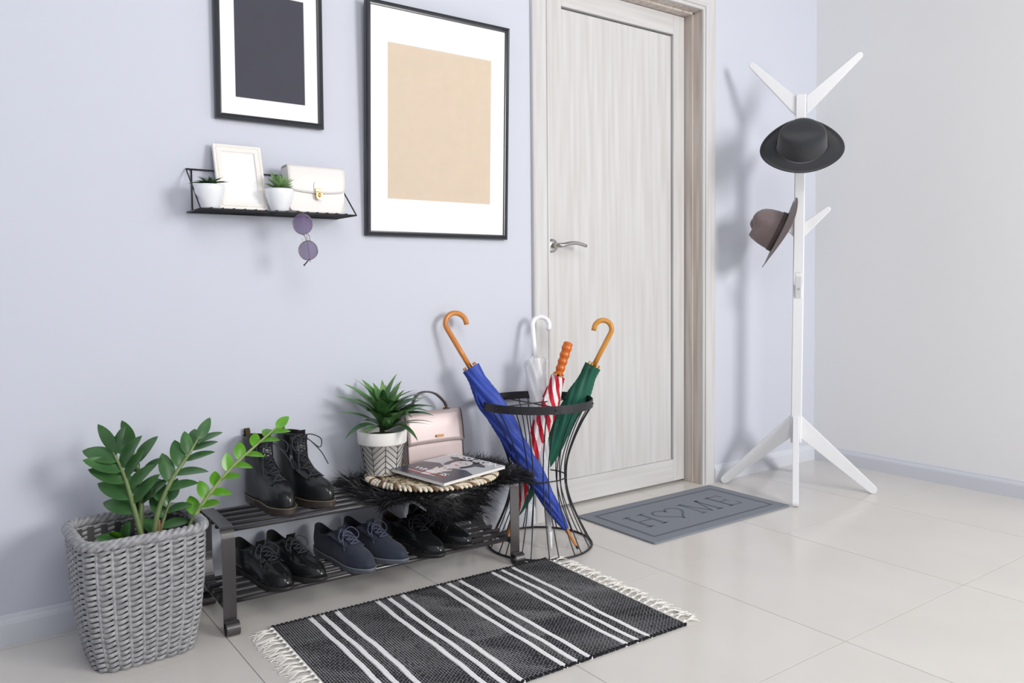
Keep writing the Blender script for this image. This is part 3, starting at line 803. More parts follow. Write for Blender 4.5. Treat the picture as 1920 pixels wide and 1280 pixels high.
def umbrella(label, P0, P1, hook, m_cloth, m_handle, m_tip, style, r_max=.033, pleats=8, twist=9.0, hook_r=.0325, stem=.085, r_h=.0088):
    P0, P1 = Vector(P0), Vector(P1); ax = P1 - P0; L = ax.length
    o = thing('umbrella', label, 'umbrella', P0, 0, 'umbrellas in the wire stand'); o.matrix_world = frame_z(P0, ax, hook)
    ft = .075 if style != 'clear' else .05                      # ferrule length
    def ring(z, r, amp, n=64, ph=0.0):
        out = []
        for k in range(n):
            a = 2 * math.pi * k / n
            saw = ((a * pleats / (2 * math.pi) + ph + twist * z) % 1.0)
            rr = r * (1 + amp * (saw - .45)) + .002 * math.sin(3 * a + 31 * z) * (r / .03)
            out.append(Vector((rr * math.cos(a), rr * math.sin(a), z)))
        return out
    if style == 'clear':
        pr = [(0, .006), (.08, .010), (.2, .015), (.4, .021), (.6, .027), (.8, .033), (.93, .038), (1.0, .047)]
    else:
        pr = [(0, .0075), (.05, .014), (.15, .020), (.3, .0265), (.5, .0315), (.68, .0335), (.80, .0355), (.86, .030), (.93, .0245), (1.0, .0250)]
    zs = np.linspace(0, 1, 44)
    rs = np.interp(zs, [q[0] for q in pr], [q[1] for q in pr]) * r_max / .0335
    rings = [ring(ft + (L - ft) * z, r, .30 if style != 'clear' else .18) for z, r in zip(zs, rs)]
    cn = part('canopy', MB().loft(rings, cap0=True, cap1=False), m_cloth, o)
    if style != 'clear':
        # loose flap of cloth held by the strap
        fl = []
        for z in np.linspace(.74, .90, 9):
            r = np.interp(z, [q[0] for q in pr], [q[1] for q in pr]) * r_max / .0335
            h = .017 * math.sin((z - .74) / .16 * math.pi) ** .7
            fl.append([Vector(((r * .8 + h * q) * math.cos(2.6 + .9 * q), (r * .8 + h * q) * math.sin(2.6 + .9 * q), ft + (L - ft) * z)) for q in np.linspace(0, 1, 6)])
        f = part('loose_fold', MB().loft(fl, closed=False), m_cloth, cn)
        sm = f.modifiers.new('thickness', 'SOLIDIFY'); sm.thickness = .002
    part('ferrule', MB().lathe([(1e-5, 0), (.0032, 0), (.0040, .012), (.0042, .0125)], 12), mat('dark_tip_metal', (48, 48, 52), rough=.3, metal=.6) if style != 'clear' else m_tip, o)
    part('tip', MB().lathe([(.0042, .0125), (.0062, ft - .012), (.0075, ft - .010), (.0078, ft + .004)], 14), m_tip, o)
    for k in range(8):
        a = 2 * math.pi * (k + .5) / 8; r = rs[-1] * .86
        part('rib_tip', MB().tube([(r * math.cos(a), r * math.sin(a), L - .012), (r * .9 * math.cos(a), r * .9 * math.sin(a), L + .010)], [.0022, .0026], 7), m_tip if style != 'clear' else m_handle, cn)
    part('shaft', MB().tube([(0, 0, .06), (0, 0, L + .02)], .0052, 10), mat('steel_shaft', (170, 172, 176), rough=.3, metal=.8) if style != 'clear' else m_handle, o)
    if style == 'straight':
        n = 40; pf = []
        H = .118
        for i in range(n + 1):
            t = i / n; r = .0145 + .0028 * t + .0014 * math.cos(t * 2 * math.pi * 5.0)
            if t > .93: r *= math.sqrt(max(.0004, 1 - ((t - .93) / .075) ** 2))
            if t < .04: r *= .75 + .25 * t / .04
            pf.append((r, L + .004 + H * t))
        part('handle', MB().lathe([(1e-5, pf[0][1])] + pf + [(1e-5, pf[-1][1])], 20), m_handle, o)
    else:
        zc = L + stem
        pts = [(0, 0, L - .004), (0, 0, L + stem * .5)] + [(hook_r - hook_r * math.cos(a), 0, zc + hook_r * math.sin(a)) for a in np.linspace(0, math.pi * 1.08, 17)]
        pts.append((2 * hook_r - .0045, 0, zc - .020))
        rr = [r_h * .92] + [r_h] * (len(pts) - 2) + [r_h * .96]
        part('handle', MB().tube(pts, rr, 14), m_handle, o)
    return o
cloth = lambda n, c: mat(n, c, rough=.5, spec=.4, var=.12, vscale=25)
umbrella('blue umbrella with curved wooden handle in the wire stand', (1.120, -.330, .004), (.857, -.100, .600), (.9, -.15, .25), cloth('blue_nylon', (52, 76, 168)), M_beech, M_beech, 'crook', r_max=.036, stem=.150, hook_r=.036)
umbrella('clear plastic umbrella with white curved handle in the wire stand', (1.052, -.275, .004), (1.130, -.095, .605), (.8, -.5, 0), mat('clear_pvc', (248, 249, 252), rough=.15, spec=.6, alpha=.58), mat('white_plastic', (240, 241, 244), rough=.25, spec=.5), mat('white_plastic', (240, 241, 244)), 'clear', r_max=.030, stem=.128, hook_r=.030)
umbrella('red and white striped umbrella with orange straight handle in the wire stand', (.985, -.115, .004), (1.146, -.200, .560), (1, 0, 0), stripe_mat('red_white_stripes', (196, 26, 48), (240, 232, 232), 5, 105.0), mat('orange_varnished_handle', (206, 104, 30), rough=.25, spec=.5, var=.08, vscale=20), M_beech, 'straight', r_max=.030)
umbrella('green umbrella with curved honey wood handle in the wire stand', (.995, -.085, .004), (1.262, -.250, .590), (-.72, .55, .3), cloth('green_nylon', (28, 92, 74)), M_beech2, M_beech2, 'crook', r_max=.034, stem=.128, hook_r=.030)

# ================================================================== shoe rack
RK = Vector((.452, -.157, 0)); RKA = math.radians(-1.6)
M_gun = mat('gunmetal_grey_steel', (98, 96, 97), rough=.30, metal=.8, spec=.5)
def shoe_rack():
    o = thing('shoe_rack', 'dark grey metal two-tier shoe rack against the wall', 'shoe rack', RK, RKA)
    Ht = .268; yf, yr = -.128, .108; rc = .030; sr = .0165
    strap = rect2(.033, .0032)
    for x in (-.432, .440):
        P = []
        for a in np.linspace(math.radians(-300), 0, 22):                      # front scroll
            P.append((x, yf - sr + sr * math.cos(a), sr + .001 + sr * math.sin(a)))
        P += [(x, yf, z) for z in (.08, .16, Ht - rc)]
        P += [(x, yf + rc - rc * math.cos(a), Ht - rc + rc * math.sin(a)) for a in np.linspace(.15, math.pi / 2, 8)]
        P += [(x, y, Ht) for y in (-.03, .03, yr - rc)]
        P += [(x, yr - rc + rc * math.sin(a), Ht - rc + rc * math.cos(a)) for a in np.linspace(.15, math.pi / 2, 8)]
        P += [(x, yr, z) for z in (.16, .08, .03)]
        for a in np.linspace(0, math.radians(-270), 16):
            P.append((x, yr - sr * .8 + sr * .8 * math.cos(a), sr * .8 + .001 + sr * .8 * math.sin(a)))
        part('side_frame', MB().sweep(P, strap, side=(1, 0, 0), smooth=False), M_gun, o)
        Q = spline([(x, yr - .003, .145), (x, yr - .008, .115), (x, yr - .030, .078), (x, yr - .065, .064), (x, -.03, .064), (x, yf + .003, .064)], 5)
        part('lower_strap', MB().sweep(Q, rect2(.030, .0030), side=(1, 0, 0), smooth=False), M_gun, o)
    for z, nm in ((Ht - .0095, 'upper_bar'), (.0735, 'lower_bar')):
        for k in range(5):
            y = yf + .016 + k * .047
            br_ = part(nm, MB().tube([(-.445, y, z), (.452, y, z)], .0064, 12), M_gun, o)
            for x in (-.446, .453):
                part('bolt', MB().ball((x, y, z), .005, 8, 5, (.6, 1, 1)), M_gun, br_)
shoe_rack()

# ------------------------------------------------------------------ shoes
def make_shoe(name, label, cat, toe, heel, z, kind, m_up, m_sole, m_lace, group, mirror=1, m_in=None):
    toe, heel = Vector(toe), Vector(heel)
    d = toe - heel; L0 = d.length
    o = thing(name, label, cat, (heel.x, heel.y, z), math.atan2(d.y, d.x), group)
    boot = kind == 'boot'
    o.scale = (.87, .84, .85) if boot else (.97, .92, .97)
    if boot:
        L = .290
        front = [(0, .290, .004), (.08, .294, .020), (.16, .290, .040), (.24, .276, .056), (.32, .250, .067), (.40, .214, .078), (.48, .178, .096), (.56, .150, .118), (.66, .131, .146), (.80, .124, .178), (1, .126, .208)]
        back = [(0, 0, .004), (.16, -.004, .026), (.32, -.003, .052), (.48, .004, .084), (.66, .008, .122), (.80, .004, .160), (1, -.003, .204)]
        kk = [(0, 1), (.1, 1.04), (.2, 1.02), (.32, .95), (.45, .86), (.6, .82), (.8, .88), (1, .94)]
        st = .020
    else:
        L = .285
        front = [(0, .285, .004), (.12, .288, .016), (.24, .280, .030), (.36, .262, .040), (.48, .232, .048), (.62, .196, .059), (.76, .166, .068), (.90, .142, .079), (1, .128, .084)]
        back = [(0, 0, .004), (.2, -.004, .018), (.4, -.005, .034), (.6, -.002, .050), (.8, .001, .064), (1, .004, .076)]
        kk = [(0, 1), (.12, 1.05), (.24, 1.03), (.36, .97), (.5, .89), (.65, .80), (.8, .73), (.9, .70), (1, .68)]
        st = .017
    I = lambda tab, t, c: float(np.interp(t, [q[0] for q in tab], [q[c] for q in tab]))
    hw0 = lambda u: float(np.interp(u, [0, .12, .3, .45, .6, .74, .87, 1], [.028, .033, .033, .0345, .041, .047, .044, .034]))
    asym = lambda u: mirror * (.006 * math.sin(math.pi * u) ** 2 * (1 if u > .4 else .3) - .008 * max(0, u - .6) * 2)
    ztop = lambda u: st * (1.15 - .55 * min(1, u / .55)) if not boot else st
    nphi = 48
    def ring(t, grow=0.0, dz=0.0):
        xf, zf, xb, zb, k = I(front, t, 1), I(front, t, 2), I(back, t, 1), I(back, t, 2), I(kk, t, 1)
        out = []
        for q in range(nphi):
            a = 2 * math.pi * q / nphi
            u = (1 - math.cos(a)) / 2
            uu = (xb + (xf - xb) * u) / L
            b = hw0(uu) * (1 - t) + (.0385 if boot else .0365) * t
            x = xb + (xf - xb) * u; y = math.copysign(abs(math.sin(a)) ** .72, math.sin(a)) * b * k
            # the side wall hugs the foot: sag mid-ring height so that it follows the instep
            zz = zb + (zf - zb) * (u ** (1.0 if boot else (1.35 if t < .95 else 1.15)))
            if not boot: zz -= .020 * t ** 4 * math.sin(math.pi * min(1, u * 1.1)) if u < .909 else 0
            cxx = (xf + xb) / 2
            x = cxx + (x - cxx) * (1 + grow / max(.03, (xf - xb) / 2)); y = y * (1 + grow / max(.02, b))
            out.append(Vector((x, y + asym(uu) * (1 - .7 * t), zz + ztop(uu) * (1 - .25 * t) + dz)))
        return out
    ts = list(np.linspace(0, 1, 30))
    rings = [ring(t) for t in ts]
    # creases across the vamp
    for i, t in enumerate(ts):
        for v in rings[i]:
            if .17 < v.x < .235 and v.z > .045: v.z -= .0016 * math.sin(v.x * 330) ** 2
    rim = [ring(1, -.0015, .0018), ring(1, -.0035, .001)]
    up_ = part('upper', MB().loft(rings + rim), m_up, o)
    inner = [ring(1, -.0035, .001), ring(1, -.005, -.012), ring(.8, -.005, -.008), ring(.55, -.006, -.006)]
    part('lining', MB().loft(inner, cap1=True), m_in or M_dark, o)
    # sole: welt, midsole and heel
    def outline(g, z0=None):
        out = []
        for q in range(nphi):
            a = 2 * math.pi * q / nphi; u = (1 - math.cos(a)) / 2; uu = -.004 / L + (1 + .008 / L) * u
            x = -.005 - g + (L + .011 + 2 * g) * u
            y = math.copysign(abs(math.sin(a)) ** .72, math.sin(a)) * (hw0(min(1, max(0, uu))) * 1.0 + .004 + g)
            out.append((x, y + asym(min(1, max(0, uu))), u))
        return out
    toe_spring = lambda u: .007 * max(0, (u - .78) / .22) ** 1.6
    arch = lambda u: (.009 if not boot else .004) * (max(0, math.sin(math.pi * (u - .26) / .26)) if .26 < u < .52 else 0)
    so = MB()
    lo = [Vector((x, y, .0005 + toe_spring(u) + arch(u))) for x, y, u in outline(-.001)]
    lo2 = [Vector((x, y, .003 + toe_spring(u) + arch(u))) for x, y, u in outline(.0005)]
    hi = [Vector((x, y, ztop(u) + .002 + toe_spring(u) * .3)) for x, y, u in outline(.0010)]
    hi2 = [Vector((x, y, ztop(u) + .0055 + toe_spring(u) * .3)) for x, y, u in outline(-.0012)]
    so.loft([lo, lo2, hi, hi2], cap0=True, cap1=True, smooth=False)
    sole = part('sole', so, m_sole, o)
    if boot or kind == 'navy':
        pts = [Vector((x, y, ztop(u) + .0052 + toe_spring(u) * .3)) for x, y, u in outline(.0006)]
        part('welt_stitch', MB().tube(pts, .0008 if boot else .0009, 5, closed=True), mat('yellow_welt_thread', (152, 140, 108), rough=.7) if boot else mat('pale_welt', (150, 152, 158), rough=.7), sole)
    # lacing
    t0, t1, rows = (.40, .90, 7) if boot else (.60, .92, 4)
    hwid = .019 if boot else .016
    def surf(t, y):
        r = ring(t); c = max(r, key=lambda v: v.x)
        k = abs(y) / .045
        return Vector((c.x - .030 * k * k, y, c.z + .0015 - (.012 if boot else .016) * k * k))
    def top_pt(t, y, lift=.003):
        # point on the instep at sideways offset y
        r = ring(t); best = min(r, key=lambda v: (0 if v.x > (I(front, t, 1) + I(back, t, 1)) / 2 else 10) + abs(v.y - asym(v.x / L) * (1 - .7 * t) - y))
        nrm = Vector((.75 if boot and t > .55 else .35, y * 14, .6 if not (boot and t > .6) else .25)).normalized()
        return best + nrm * lift
    for s_ in (-1, 1):
        P = [top_pt(t, s_ * (hwid + .006), .0012) for t in np.linspace(t0 - .03, t1 + .06, 12)]
        part('facing', MB().sweep(P, rect2(.018, .0028, .0008), side=[Vector((-.4, s_ * 1.0, -.35)) for _ in P], smooth=False), m_up, up_)
    tg = [top_pt(t, 0, .002) for t in np.linspace(t0, 1.0, 10)]
    tg.append(tg[-1] + Vector((.004 if boot else .004, 0, .012)))
    part('tongue', MB().sweep(tg, rect2(.030, .003, .001), side=(0, 1, 0), smooth=False), m_up, o)
    prev = None
    lr = .0019 if boot else .0014
    for k in range(rows):
        t = t0 + (t1 - t0) * k / (rows - 1)
        a, b, c = top_pt(t, -hwid, .0035), top_pt(t, 0, .0065), top_pt(t, hwid, .0035)
        part('lace', MB().tube(spline([a, b, c], 5), lr, 6), m_lace, o)
        if prev is not None:
            part('lace', MB().tube(spline([prev[0], (prev[1] + b) / 2 + Vector((.002, 0, .002)), c], 5), lr, 6), m_lace, o)
            part('lace', MB().tube(spline([prev[2], (prev[1] + b) / 2 + Vector((.003, 0, .003)), a], 5), lr, 6), m_lace, o)
        prev = (a, b, c)
        if boot:
            for q in (a, c):
                part('eyelet', MB().ball(q - Vector((0, 0, .001)), .0030, 8, 5), mat('black_eyelet', (60, 60, 64), rough=.3, metal=.7), up_)
    # bow
    b = prev[1]
    z1 = 1.0 if not boot else 1.5
    for s_ in (-1, 1):
        part('lace', MB().tube(spline([b, b + Vector((.010, s_ * .018 * z1, .010)), b + Vector((.022 * z1, s_ * .036 * z1, -.006)), b + Vector((.026 * z1, s_ * .030 * z1, -.022 * z1)), b + Vector((.014, s_ * .012 * z1, -.006)), b], 6), lr, 6), m_lace, o)
        part('lace', MB().tube(spline([b, b + Vector((.014 * z1, s_ * .014, -.004)), b + Vector((.034 * z1, s_ * .028 * z1, -.030 * z1)), b + Vector((.050 * z1, s_ * .036 * z1, -.040 * z1 if not boot else -.085))], 6), lr, 6), m_lace, o)
    if boot:
        part('pull_tab', MB().sweep(spline([(-.004, 0, st * .75 + .190), (-.009, 0, st * .75 + .216), (-.003, 0, st * .75 + .224), (.003, 0, st * .75 + .212), (.004, 0, st * .75 + .195)], 5), rect2(.017, .002), side=(0, 1, 0), smooth=False), mat('black_yellow_webbing', (62, 54, 34), rough=.8), o)
    return o
M_patent = mat('black_polished_leather', (26, 28, 29), rough=.20, spec=.55, var=.15, vscale=14, bump=.06, bscale=120)
M_bootl = mat('black_boot_leather', (32, 33, 35), rough=.25, spec=.5, var=.12, vscale=20, bump=.08, bscale=160)
M_navy = mat('navy_suede', (50, 56, 70), rough=.7, spec=.25, sheen=.15, var=.18, vscale=16)
M_lacek = mat('black_lace', (62, 64, 68), rough=.8, spec=.2)
M_lacen = mat('blue_grey_lace', (98, 102, 124), rough=.8, spec=.2)
M_rub = mat('black_rubber', (34, 33, 34), rough=.5)
M_rubn = mat('slate_rubber', (86, 90, 100), rough=.55)
M_rubb = mat('brown_black_air_sole', (62, 54, 50), rough=.35, spec=.5)
ZU, ZL = .2650, .0800
LBL = 'pair of shoes on the rack'
make_shoe('boot', 'black lace-up boot nearest the plant basket on the upper rack tier', 'boot', (.186, -.256), (.152, -.014), ZU, 'boot', M_bootl, M_rubb, M_lacek, 'boots on the upper tier', 1)
make_shoe('boot', 'black lace-up boot nearest the fur throw on the upper rack tier', 'boot', (.290, -.244), (.254, -.010), ZU, 'boot', M_bootl, M_rubb, M_lacek, 'boots on the upper tier', -1)
make_shoe('shoe', 'black leather lace-up shoe at the left end of the lower tier', 'shoe', (.162, -.308), (.106, -.036), ZL, 'low', M_patent, M_rub, M_lacek, 'shoes on the lower tier', 1)
make_shoe('shoe', 'black leather lace-up shoe second from the left on the lower tier', 'shoe', (.247, -.300), (.203, -.026), ZL, 'low', M_patent, M_rub, M_lacek, 'shoes on the lower tier', -1)
make_shoe('shoe', 'left navy suede lace-up shoe of the pair on the lower tier', 'shoe', (.392, -.316), (.340, -.045), ZL, 'navy', M_navy, M_rubn, M_lacen, 'shoes on the lower tier', 1, mat('navy_lining', (34, 37, 48), rough=.8))
make_shoe('shoe', 'right navy suede lace-up shoe of the pair on the lower tier', 'shoe', (.491, -.305), (.437, -.035), ZL, 'navy', M_navy, M_rubn, M_lacen, 'shoes on the lower tier', -1, mat('navy_lining', (34, 37, 48)))
make_shoe('shoe', 'black leather lace-up shoe right beside the navy pair, under the hanging fur', 'shoe', (.608, -.326), (.556, -.058), ZL, 'low', M_patent, M_rub, M_lacek, 'shoes on the lower tier', 1, mat('brown_lining', (62, 44, 38), rough=.8))
make_shoe('shoe', 'black leather lace-up shoe at the right end of the lower tier nearest the umbrella stand', 'shoe', (.708, -.310), (.660, -.036), ZL, 'low', M_patent, M_rub, M_lacek, 'shoes on the lower tier', -1)

# ------------------------------------------------------------------ fur throw
def fur():
    o = thing('fur_throw', 'shaggy black faux fur throw draped over the upper rack tier', 'fur throw', (.68, -.16, .262), 0)
    m = mat('black_faux_fur', (40, 40, 43), rough=.36, spec=.6)
    r3 = np.random.RandomState(5)
    def surf(s_, t):
        """s along X 0..1, t from the wall (0) over the front edge (1) and down"""
        x = .425 + .50 * s_
        drop = .085 * math.exp(-((s_ - .50) / .21) ** 4) + .012
        yb = -.025 - .02 * math.sin(s_ * 9)
        yfr = -.296 - .010 * math.sin(s_ * 14 + 1)
        flat = abs(yfr - yb); tot = flat + drop
        q = t * tot
        if q < flat: y, z = yb - q, .270 + .006 * math.sin(s_ * 17 + t * 9) * (1 - t)
        else: y, z = yfr - .006 * min(1, (q - flat) / .02), .270 - (q - flat)
        ed = min(s_, 1 - s_)
        if ed < .04: z -= (.04 - ed) * .3
        return Vector((x, y, z))
    off = Vector((.68, -.16, .262))
    ns, nt_ = 40, 26
    g = [[surf(i / ns, j / nt_) - off for j in range(nt_ + 1)] for i in range(ns + 1)]
    b = part('hide', MB().loft(g, closed=False), m, o)
    sm = b.modifiers.new('thickness', 'SOLIDIFY'); sm.thickness = .004; sm.offset = 1
    vs = []; fs = []
    def strand(p, d, L, w, droop):
        side = d.cross(Vector((r3.normal(), r3.normal(), r3.normal())));
        if side.length < 1e-6: return
        side.normalize(); k = len(vs); q = p.copy(); dd = d.copy()
        for i in range(5):
            ww = w * (1 - (i / 4) ** 2) + .00008
            vs.append(tuple(q - side * ww)); vs.append(tuple(q + side * ww))
            q = q + dd * (L / 4); dd = (dd + Vector((0, 0, -droop)) + Vector(r3.normal(size=3)) * .07).normalized()
        for i in range(4): fs.append((k + 2 * i, k + 2 * i + 1, k + 2 * i + 3, k + 2 * i + 2))
    for k in range(8500):
        s_, t = r3.rand(), r3.rand() ** .9
        if r3.rand() < .30:
            e = r3.randint(4); s_ = (.0 + r3.rand() * .05) if e == 0 else ((.95 + r3.rand() * .05) if e == 1 else s_); t = (r3.rand() * .06) if e == 2 else ((.94 + r3.rand() * .06) if e == 3 else t)
        p = surf(s_, t); du = surf(min(1, s_ + .01), t) - surf(max(0, s_ - .01), t); dv = surf(s_, min(1, t + .01)) - surf(s_, max(0, t - .01))
        n = dv.cross(du)
        n = -n if n.z < 0 and n.y > 0 else n
        n.normalize()
        if n.z < -.2: n = -n
        covered = (p.x - .655) ** 2 + (p.y + .18) ** 2 < .17 ** 2 and p.z > .262
        out = Vector(((s_ - .5) * 1.3, -(t - .45) * 1.1, 0)) + Vector((r3.normal() * .45, r3.normal() * .45, 0))
        d = (n * (.16 if covered else .55) + out).normalized()
        L = r3.uniform(.034, .068) * (.4 if covered else 1)
        if p.y + d.y * L > -.022: d.y = -abs(d.y)
        strand(p - off, d, L, r3.uniform(.0005, .0013), .13 if not covered else .25)
    part('fur_pile', MB().add(vs, fs, True), m, o, kind='stuff')
fur()

# ------------------------------------------------------------------ woven placemat
def placemat():
    c = Vector((.655, -.190, .2910)); R = .186
    o = thing('placemat', 'round woven seagrass placemat with braided rim on the fur throw', 'placemat', c, 0)
    m1 = tri_mix_mat('seagrass_fibre', [(104, 86, 62), (176, 158, 128), (212, 200, 176)], 70, (1, 1, 1), .8, .32, .62, spec=.2)
    m2 = tri_mix_mat('pale_seagrass_strand', [(178, 160, 132), (214, 202, 180), (230, 222, 206)], 50, (1, 1, 1), .8, .3, .6, spec=.2)
    m3 = mat('dark_seagrass_strand', (120, 94, 70), rough=.85, var=.2, vscale=60)
    k = 0
    for q in range(11):                                            # coiled cords
        r = .006 + q * .0152
        pts = [(r * math.cos(a), r * math.sin(a), .006 + .0012 * math.sin(a * max(3, int(r * 260)))) for a in np.linspace(0, 2 * math.pi, max(16, int(r * 420)), endpoint=False)]
        part('coil', MB().tube(pts, .0078, 7, closed=True), m1, o)
    n = 84                                                          # rope rim: short slanted strands
    seg = {}
    for nm, mm in (('p', m2), ('d', m3)):
        pts = spline([(-.0170, -.0165, .001), (-.0085, -.0075, .0062), (.0070, .0065, .0068), (.0160, .0155, .001)], 4)
        seg[nm] = MB().tube(pts, [.0036, .0044, .0050, .0054, .0057, .0058, .0058, .0058, .0057, .0054, .0050, .0044, .0036], 8).mesh('rim_strand', mm)
    for k in range(n):
        a = 2 * math.pi * k / n
        inst('rim_strand', seg['d' if k % 4 == 0 else 'p'], o, Matrix.Translation((R * math.cos(a), R * math.sin(a), .0015)) @ Matrix.Rotation(a, 4, 'Z'))
placemat()
ZP = .3060                                                         # top of the placemat

# ------------------------------------------------------------------ dracaena in a patterned pot
M_drac = leaf_mat('deep_green_dracaena', (52, 90, 50), (88, 132, 74), (142, 176, 108), rough=.33)
def dracaena():
    c = Vector((.524, -.120, ZP - .001))
    o = thing('potted_dracaena', 'bushy green dracaena in white pot with chevron line pattern', 'potted plant', c, 0)
    mw = mat('matte_white_clay', (236, 233, 229), rough=.75, spec=.2, var=.02, vscale=50)
    h, rb, rt, rr = .132, .0535, .0665, .0735
    z1 = .094
    pt = part('pot', MB().lathe([(1e-5, 0), (rb - .004, 0), (rb, .004), (rt, z1), (rr - .001, z1), (rr, z1 + .002), (rr + .0015, h - .003), (rr, h), (rr - .007, h), (rr - .009, h - .015), (.058, h - .022), (1e-5, h - .022)], 48), mw, o)
    part('soil', MB().lathe([(.0625, h - .018), (.04, h - .014), (1e-5, h - .012)], 30), M_soil, o)
    ml = mat('charcoal_painted_line', (66, 62, 62), rough=.8)
    rad = lambda z: rb + (rt - rb) * z / z1 + .0003
    ncol = 10
    for k in range(ncol):
        a0 = 2 * math.pi * k / ncol
        part('painted_line', MB().tube([(rad(z) * math.cos(a0), rad(z) * math.sin(a0), z) for z in np.linspace(.006, z1 - .002, 8)], .0010, 5), ml, pt)
        for q in range(6):
            zc = -.004 + q * .0175
            for s_ in (-1, 1):
                pts = []
                for t in np.linspace(0, 1, 5):
                    a = a0 + s_ * t * math.pi / ncol; z = zc + (t * .0175 if k % 2 == 0 else (1 - t) * .0175)
                    if .004 < z < z1 - .001: pts.append((rad(z) * math.cos(a), rad(z) * math.sin(a), z))
                if len(pts) > 1: part('painted_line', MB().tube(pts, .0010, 5), ml, pt)
    part('stem', MB().tube([(0, 0, h - .02), (.002, .002, h + .03), (0, 0, h + .06)], [.009, .008, .006], 8), mat('green_cane', (74, 92, 52), rough=.6), o)
    lv = [leaf_mesh('leaf', .165, .040, M_drac, bend=b, fold=.24, nl=12, shape='lance', twist=tw) for b, tw in ((.50, .2), (.75, -.3), (.35, .1), (.95, .4))]
    r4 = random.Random(11)
    tiers = [(8, 84, .050, .80), (10, 74, .040, .92), (12, 62, .030, 1.0), (12, 50, .020, 1.0), (11, 36, .010, .95)]
    for q, (n, el, z, sc) in enumerate(tiers):
        for k in range(n):
            a = 2 * math.pi * (k + .37 * q) / n + r4.uniform(-.15, .15); e = math.radians(el + r4.uniform(-8, 8))
            d = Vector((math.cos(a) * math.cos(e), math.sin(a) * math.cos(e), math.sin(e)))
            s2 = sc * r4.uniform(.85, 1.12)
            if d.y > .1 and d.y * .165 * s2 > .080: s2 = .080 / (d.y * .165)
            leaf_at(o, lv[r4.randrange(4)], (.010 + .006 * math.cos(a), -.004 + .006 * math.sin(a), h + z - .012), (d + Vector((.10, -.06, 0))).normalized(), scale=s2)
dracaena()

# ------------------------------------------------------------------ metallic pink handbag
def handbag():
    o = thing('handbag', 'pale metallic pink flap handbag with dark handle behind the magazine', 'handbag', (.735, -.058, ZP - .004), math.radians(-1))
    w, h, d = .205, .162, .050
    m = mat('rose_metallic_leather', (196, 180, 179), rough=.44, metal=.35, spec=.5, var=.04, vscale=18, bump=.04, bscale=200)
    mp = mat('dark_leather_piping', (62, 54, 56), rough=.5)
    o.rotation_euler = (math.radians(-4), 0, math.radians(-1))
    body = []
    for z, k in ((0, .93), (.004, 1.0), (.05, 1.0), (.11, .92), (.150, .70), (.158, .5)):
        body.append([Vector((x, y * k, z)) for x, y in rect2(w, d, .004)])
    part('body', MB().loft(body, smooth=False, cap0=True, cap1=True), m, o, bevel=.002)
    # flap: over the top and down the front
    fl = []
    for y, z in ((.019, .148), (.014, .160), (0, .1645), (-.014, .162), (-.021, .150), (-.026, .112), (-.0295, .075), (-.0305, .062)):
        fl.append([Vector((x, y, z - (.004 * abs(x / (w / 2)) ** 4 if z < .1 else 0))) for x in np.linspace(-w / 2 - .001, w / 2 + .001, 13)])
    f = part('flap', MB().loft(fl, closed=False), m, o); fp = f; sm = f.modifiers.new('thickness', 'SOLIDIFY'); sm.thickness = .003; sm.offset = 1
    for s_ in (-1, 1):
        part('piping', MB().tube(spline([(s_ * (w / 2 + .001), -.031, .064), (s_ * (w / 2 + .001), -.027, .110), (s_ * (w / 2 + .001), -.021, .150), (s_ * (w / 2 + .001), -.010, .164)], 5), .0016, 6), mp, o)
        part('piping', MB().tube([(s_ * (w / 2 - .001), -d / 2 - .0005, .004), (s_ * (w / 2 - .001), -d / 2 - .0005, .062)], .0014, 6), mp, o)
    ms = mat('pale_stitching', (236, 228, 226), rough=.8)
    st = MB().box((0, 0, 0), (.0028, .0006, .0008)).mesh('stitch', ms)
    for x in np.linspace(-w / 2 + .006, w / 2 - .006, 46):
        inst('stitch', st, fp, Matrix.Translation((x, -.0338, .067)))
        inst('stitch', st, o, Matrix.Translation((x, -d / 2 - .0006, .006)))
    part('nameplate', MB().box((.012, -.0345, .083), (.026, .0025, .0075)), M_gold, fp, bevel=.0006)
    hd = spline([(.058, -.002, .168), (.052, -.002, .186), (.020, -.002, .216), (-.02, -.002, .226), (-.05, -.002, .216), (-.066, -.002, .188), (-.070, -.002, .168)], 6)
    part('handle', MB().sweep(hd, rect2(.0055, .016, .0015), side=(0, 0, 1), smooth=False), mat('dark_taupe_leather', (70, 62, 62), rough=.45), o, label='dark leather top handle')
    for x in (.058, -.070):
        part('handle_ring', MB().tube([(x + .008 * math.cos(a), -.002, .166 + .008 * math.sin(a)) for a in np.linspace(0, 2 * math.pi, 14, endpoint=False)], .0014, 6, closed=True), M_gold, o)
        part('handle_mount', MB().box((x, -.002, .1655), (.018, .016, .004)), mp, o, bevel=.001)
handbag()

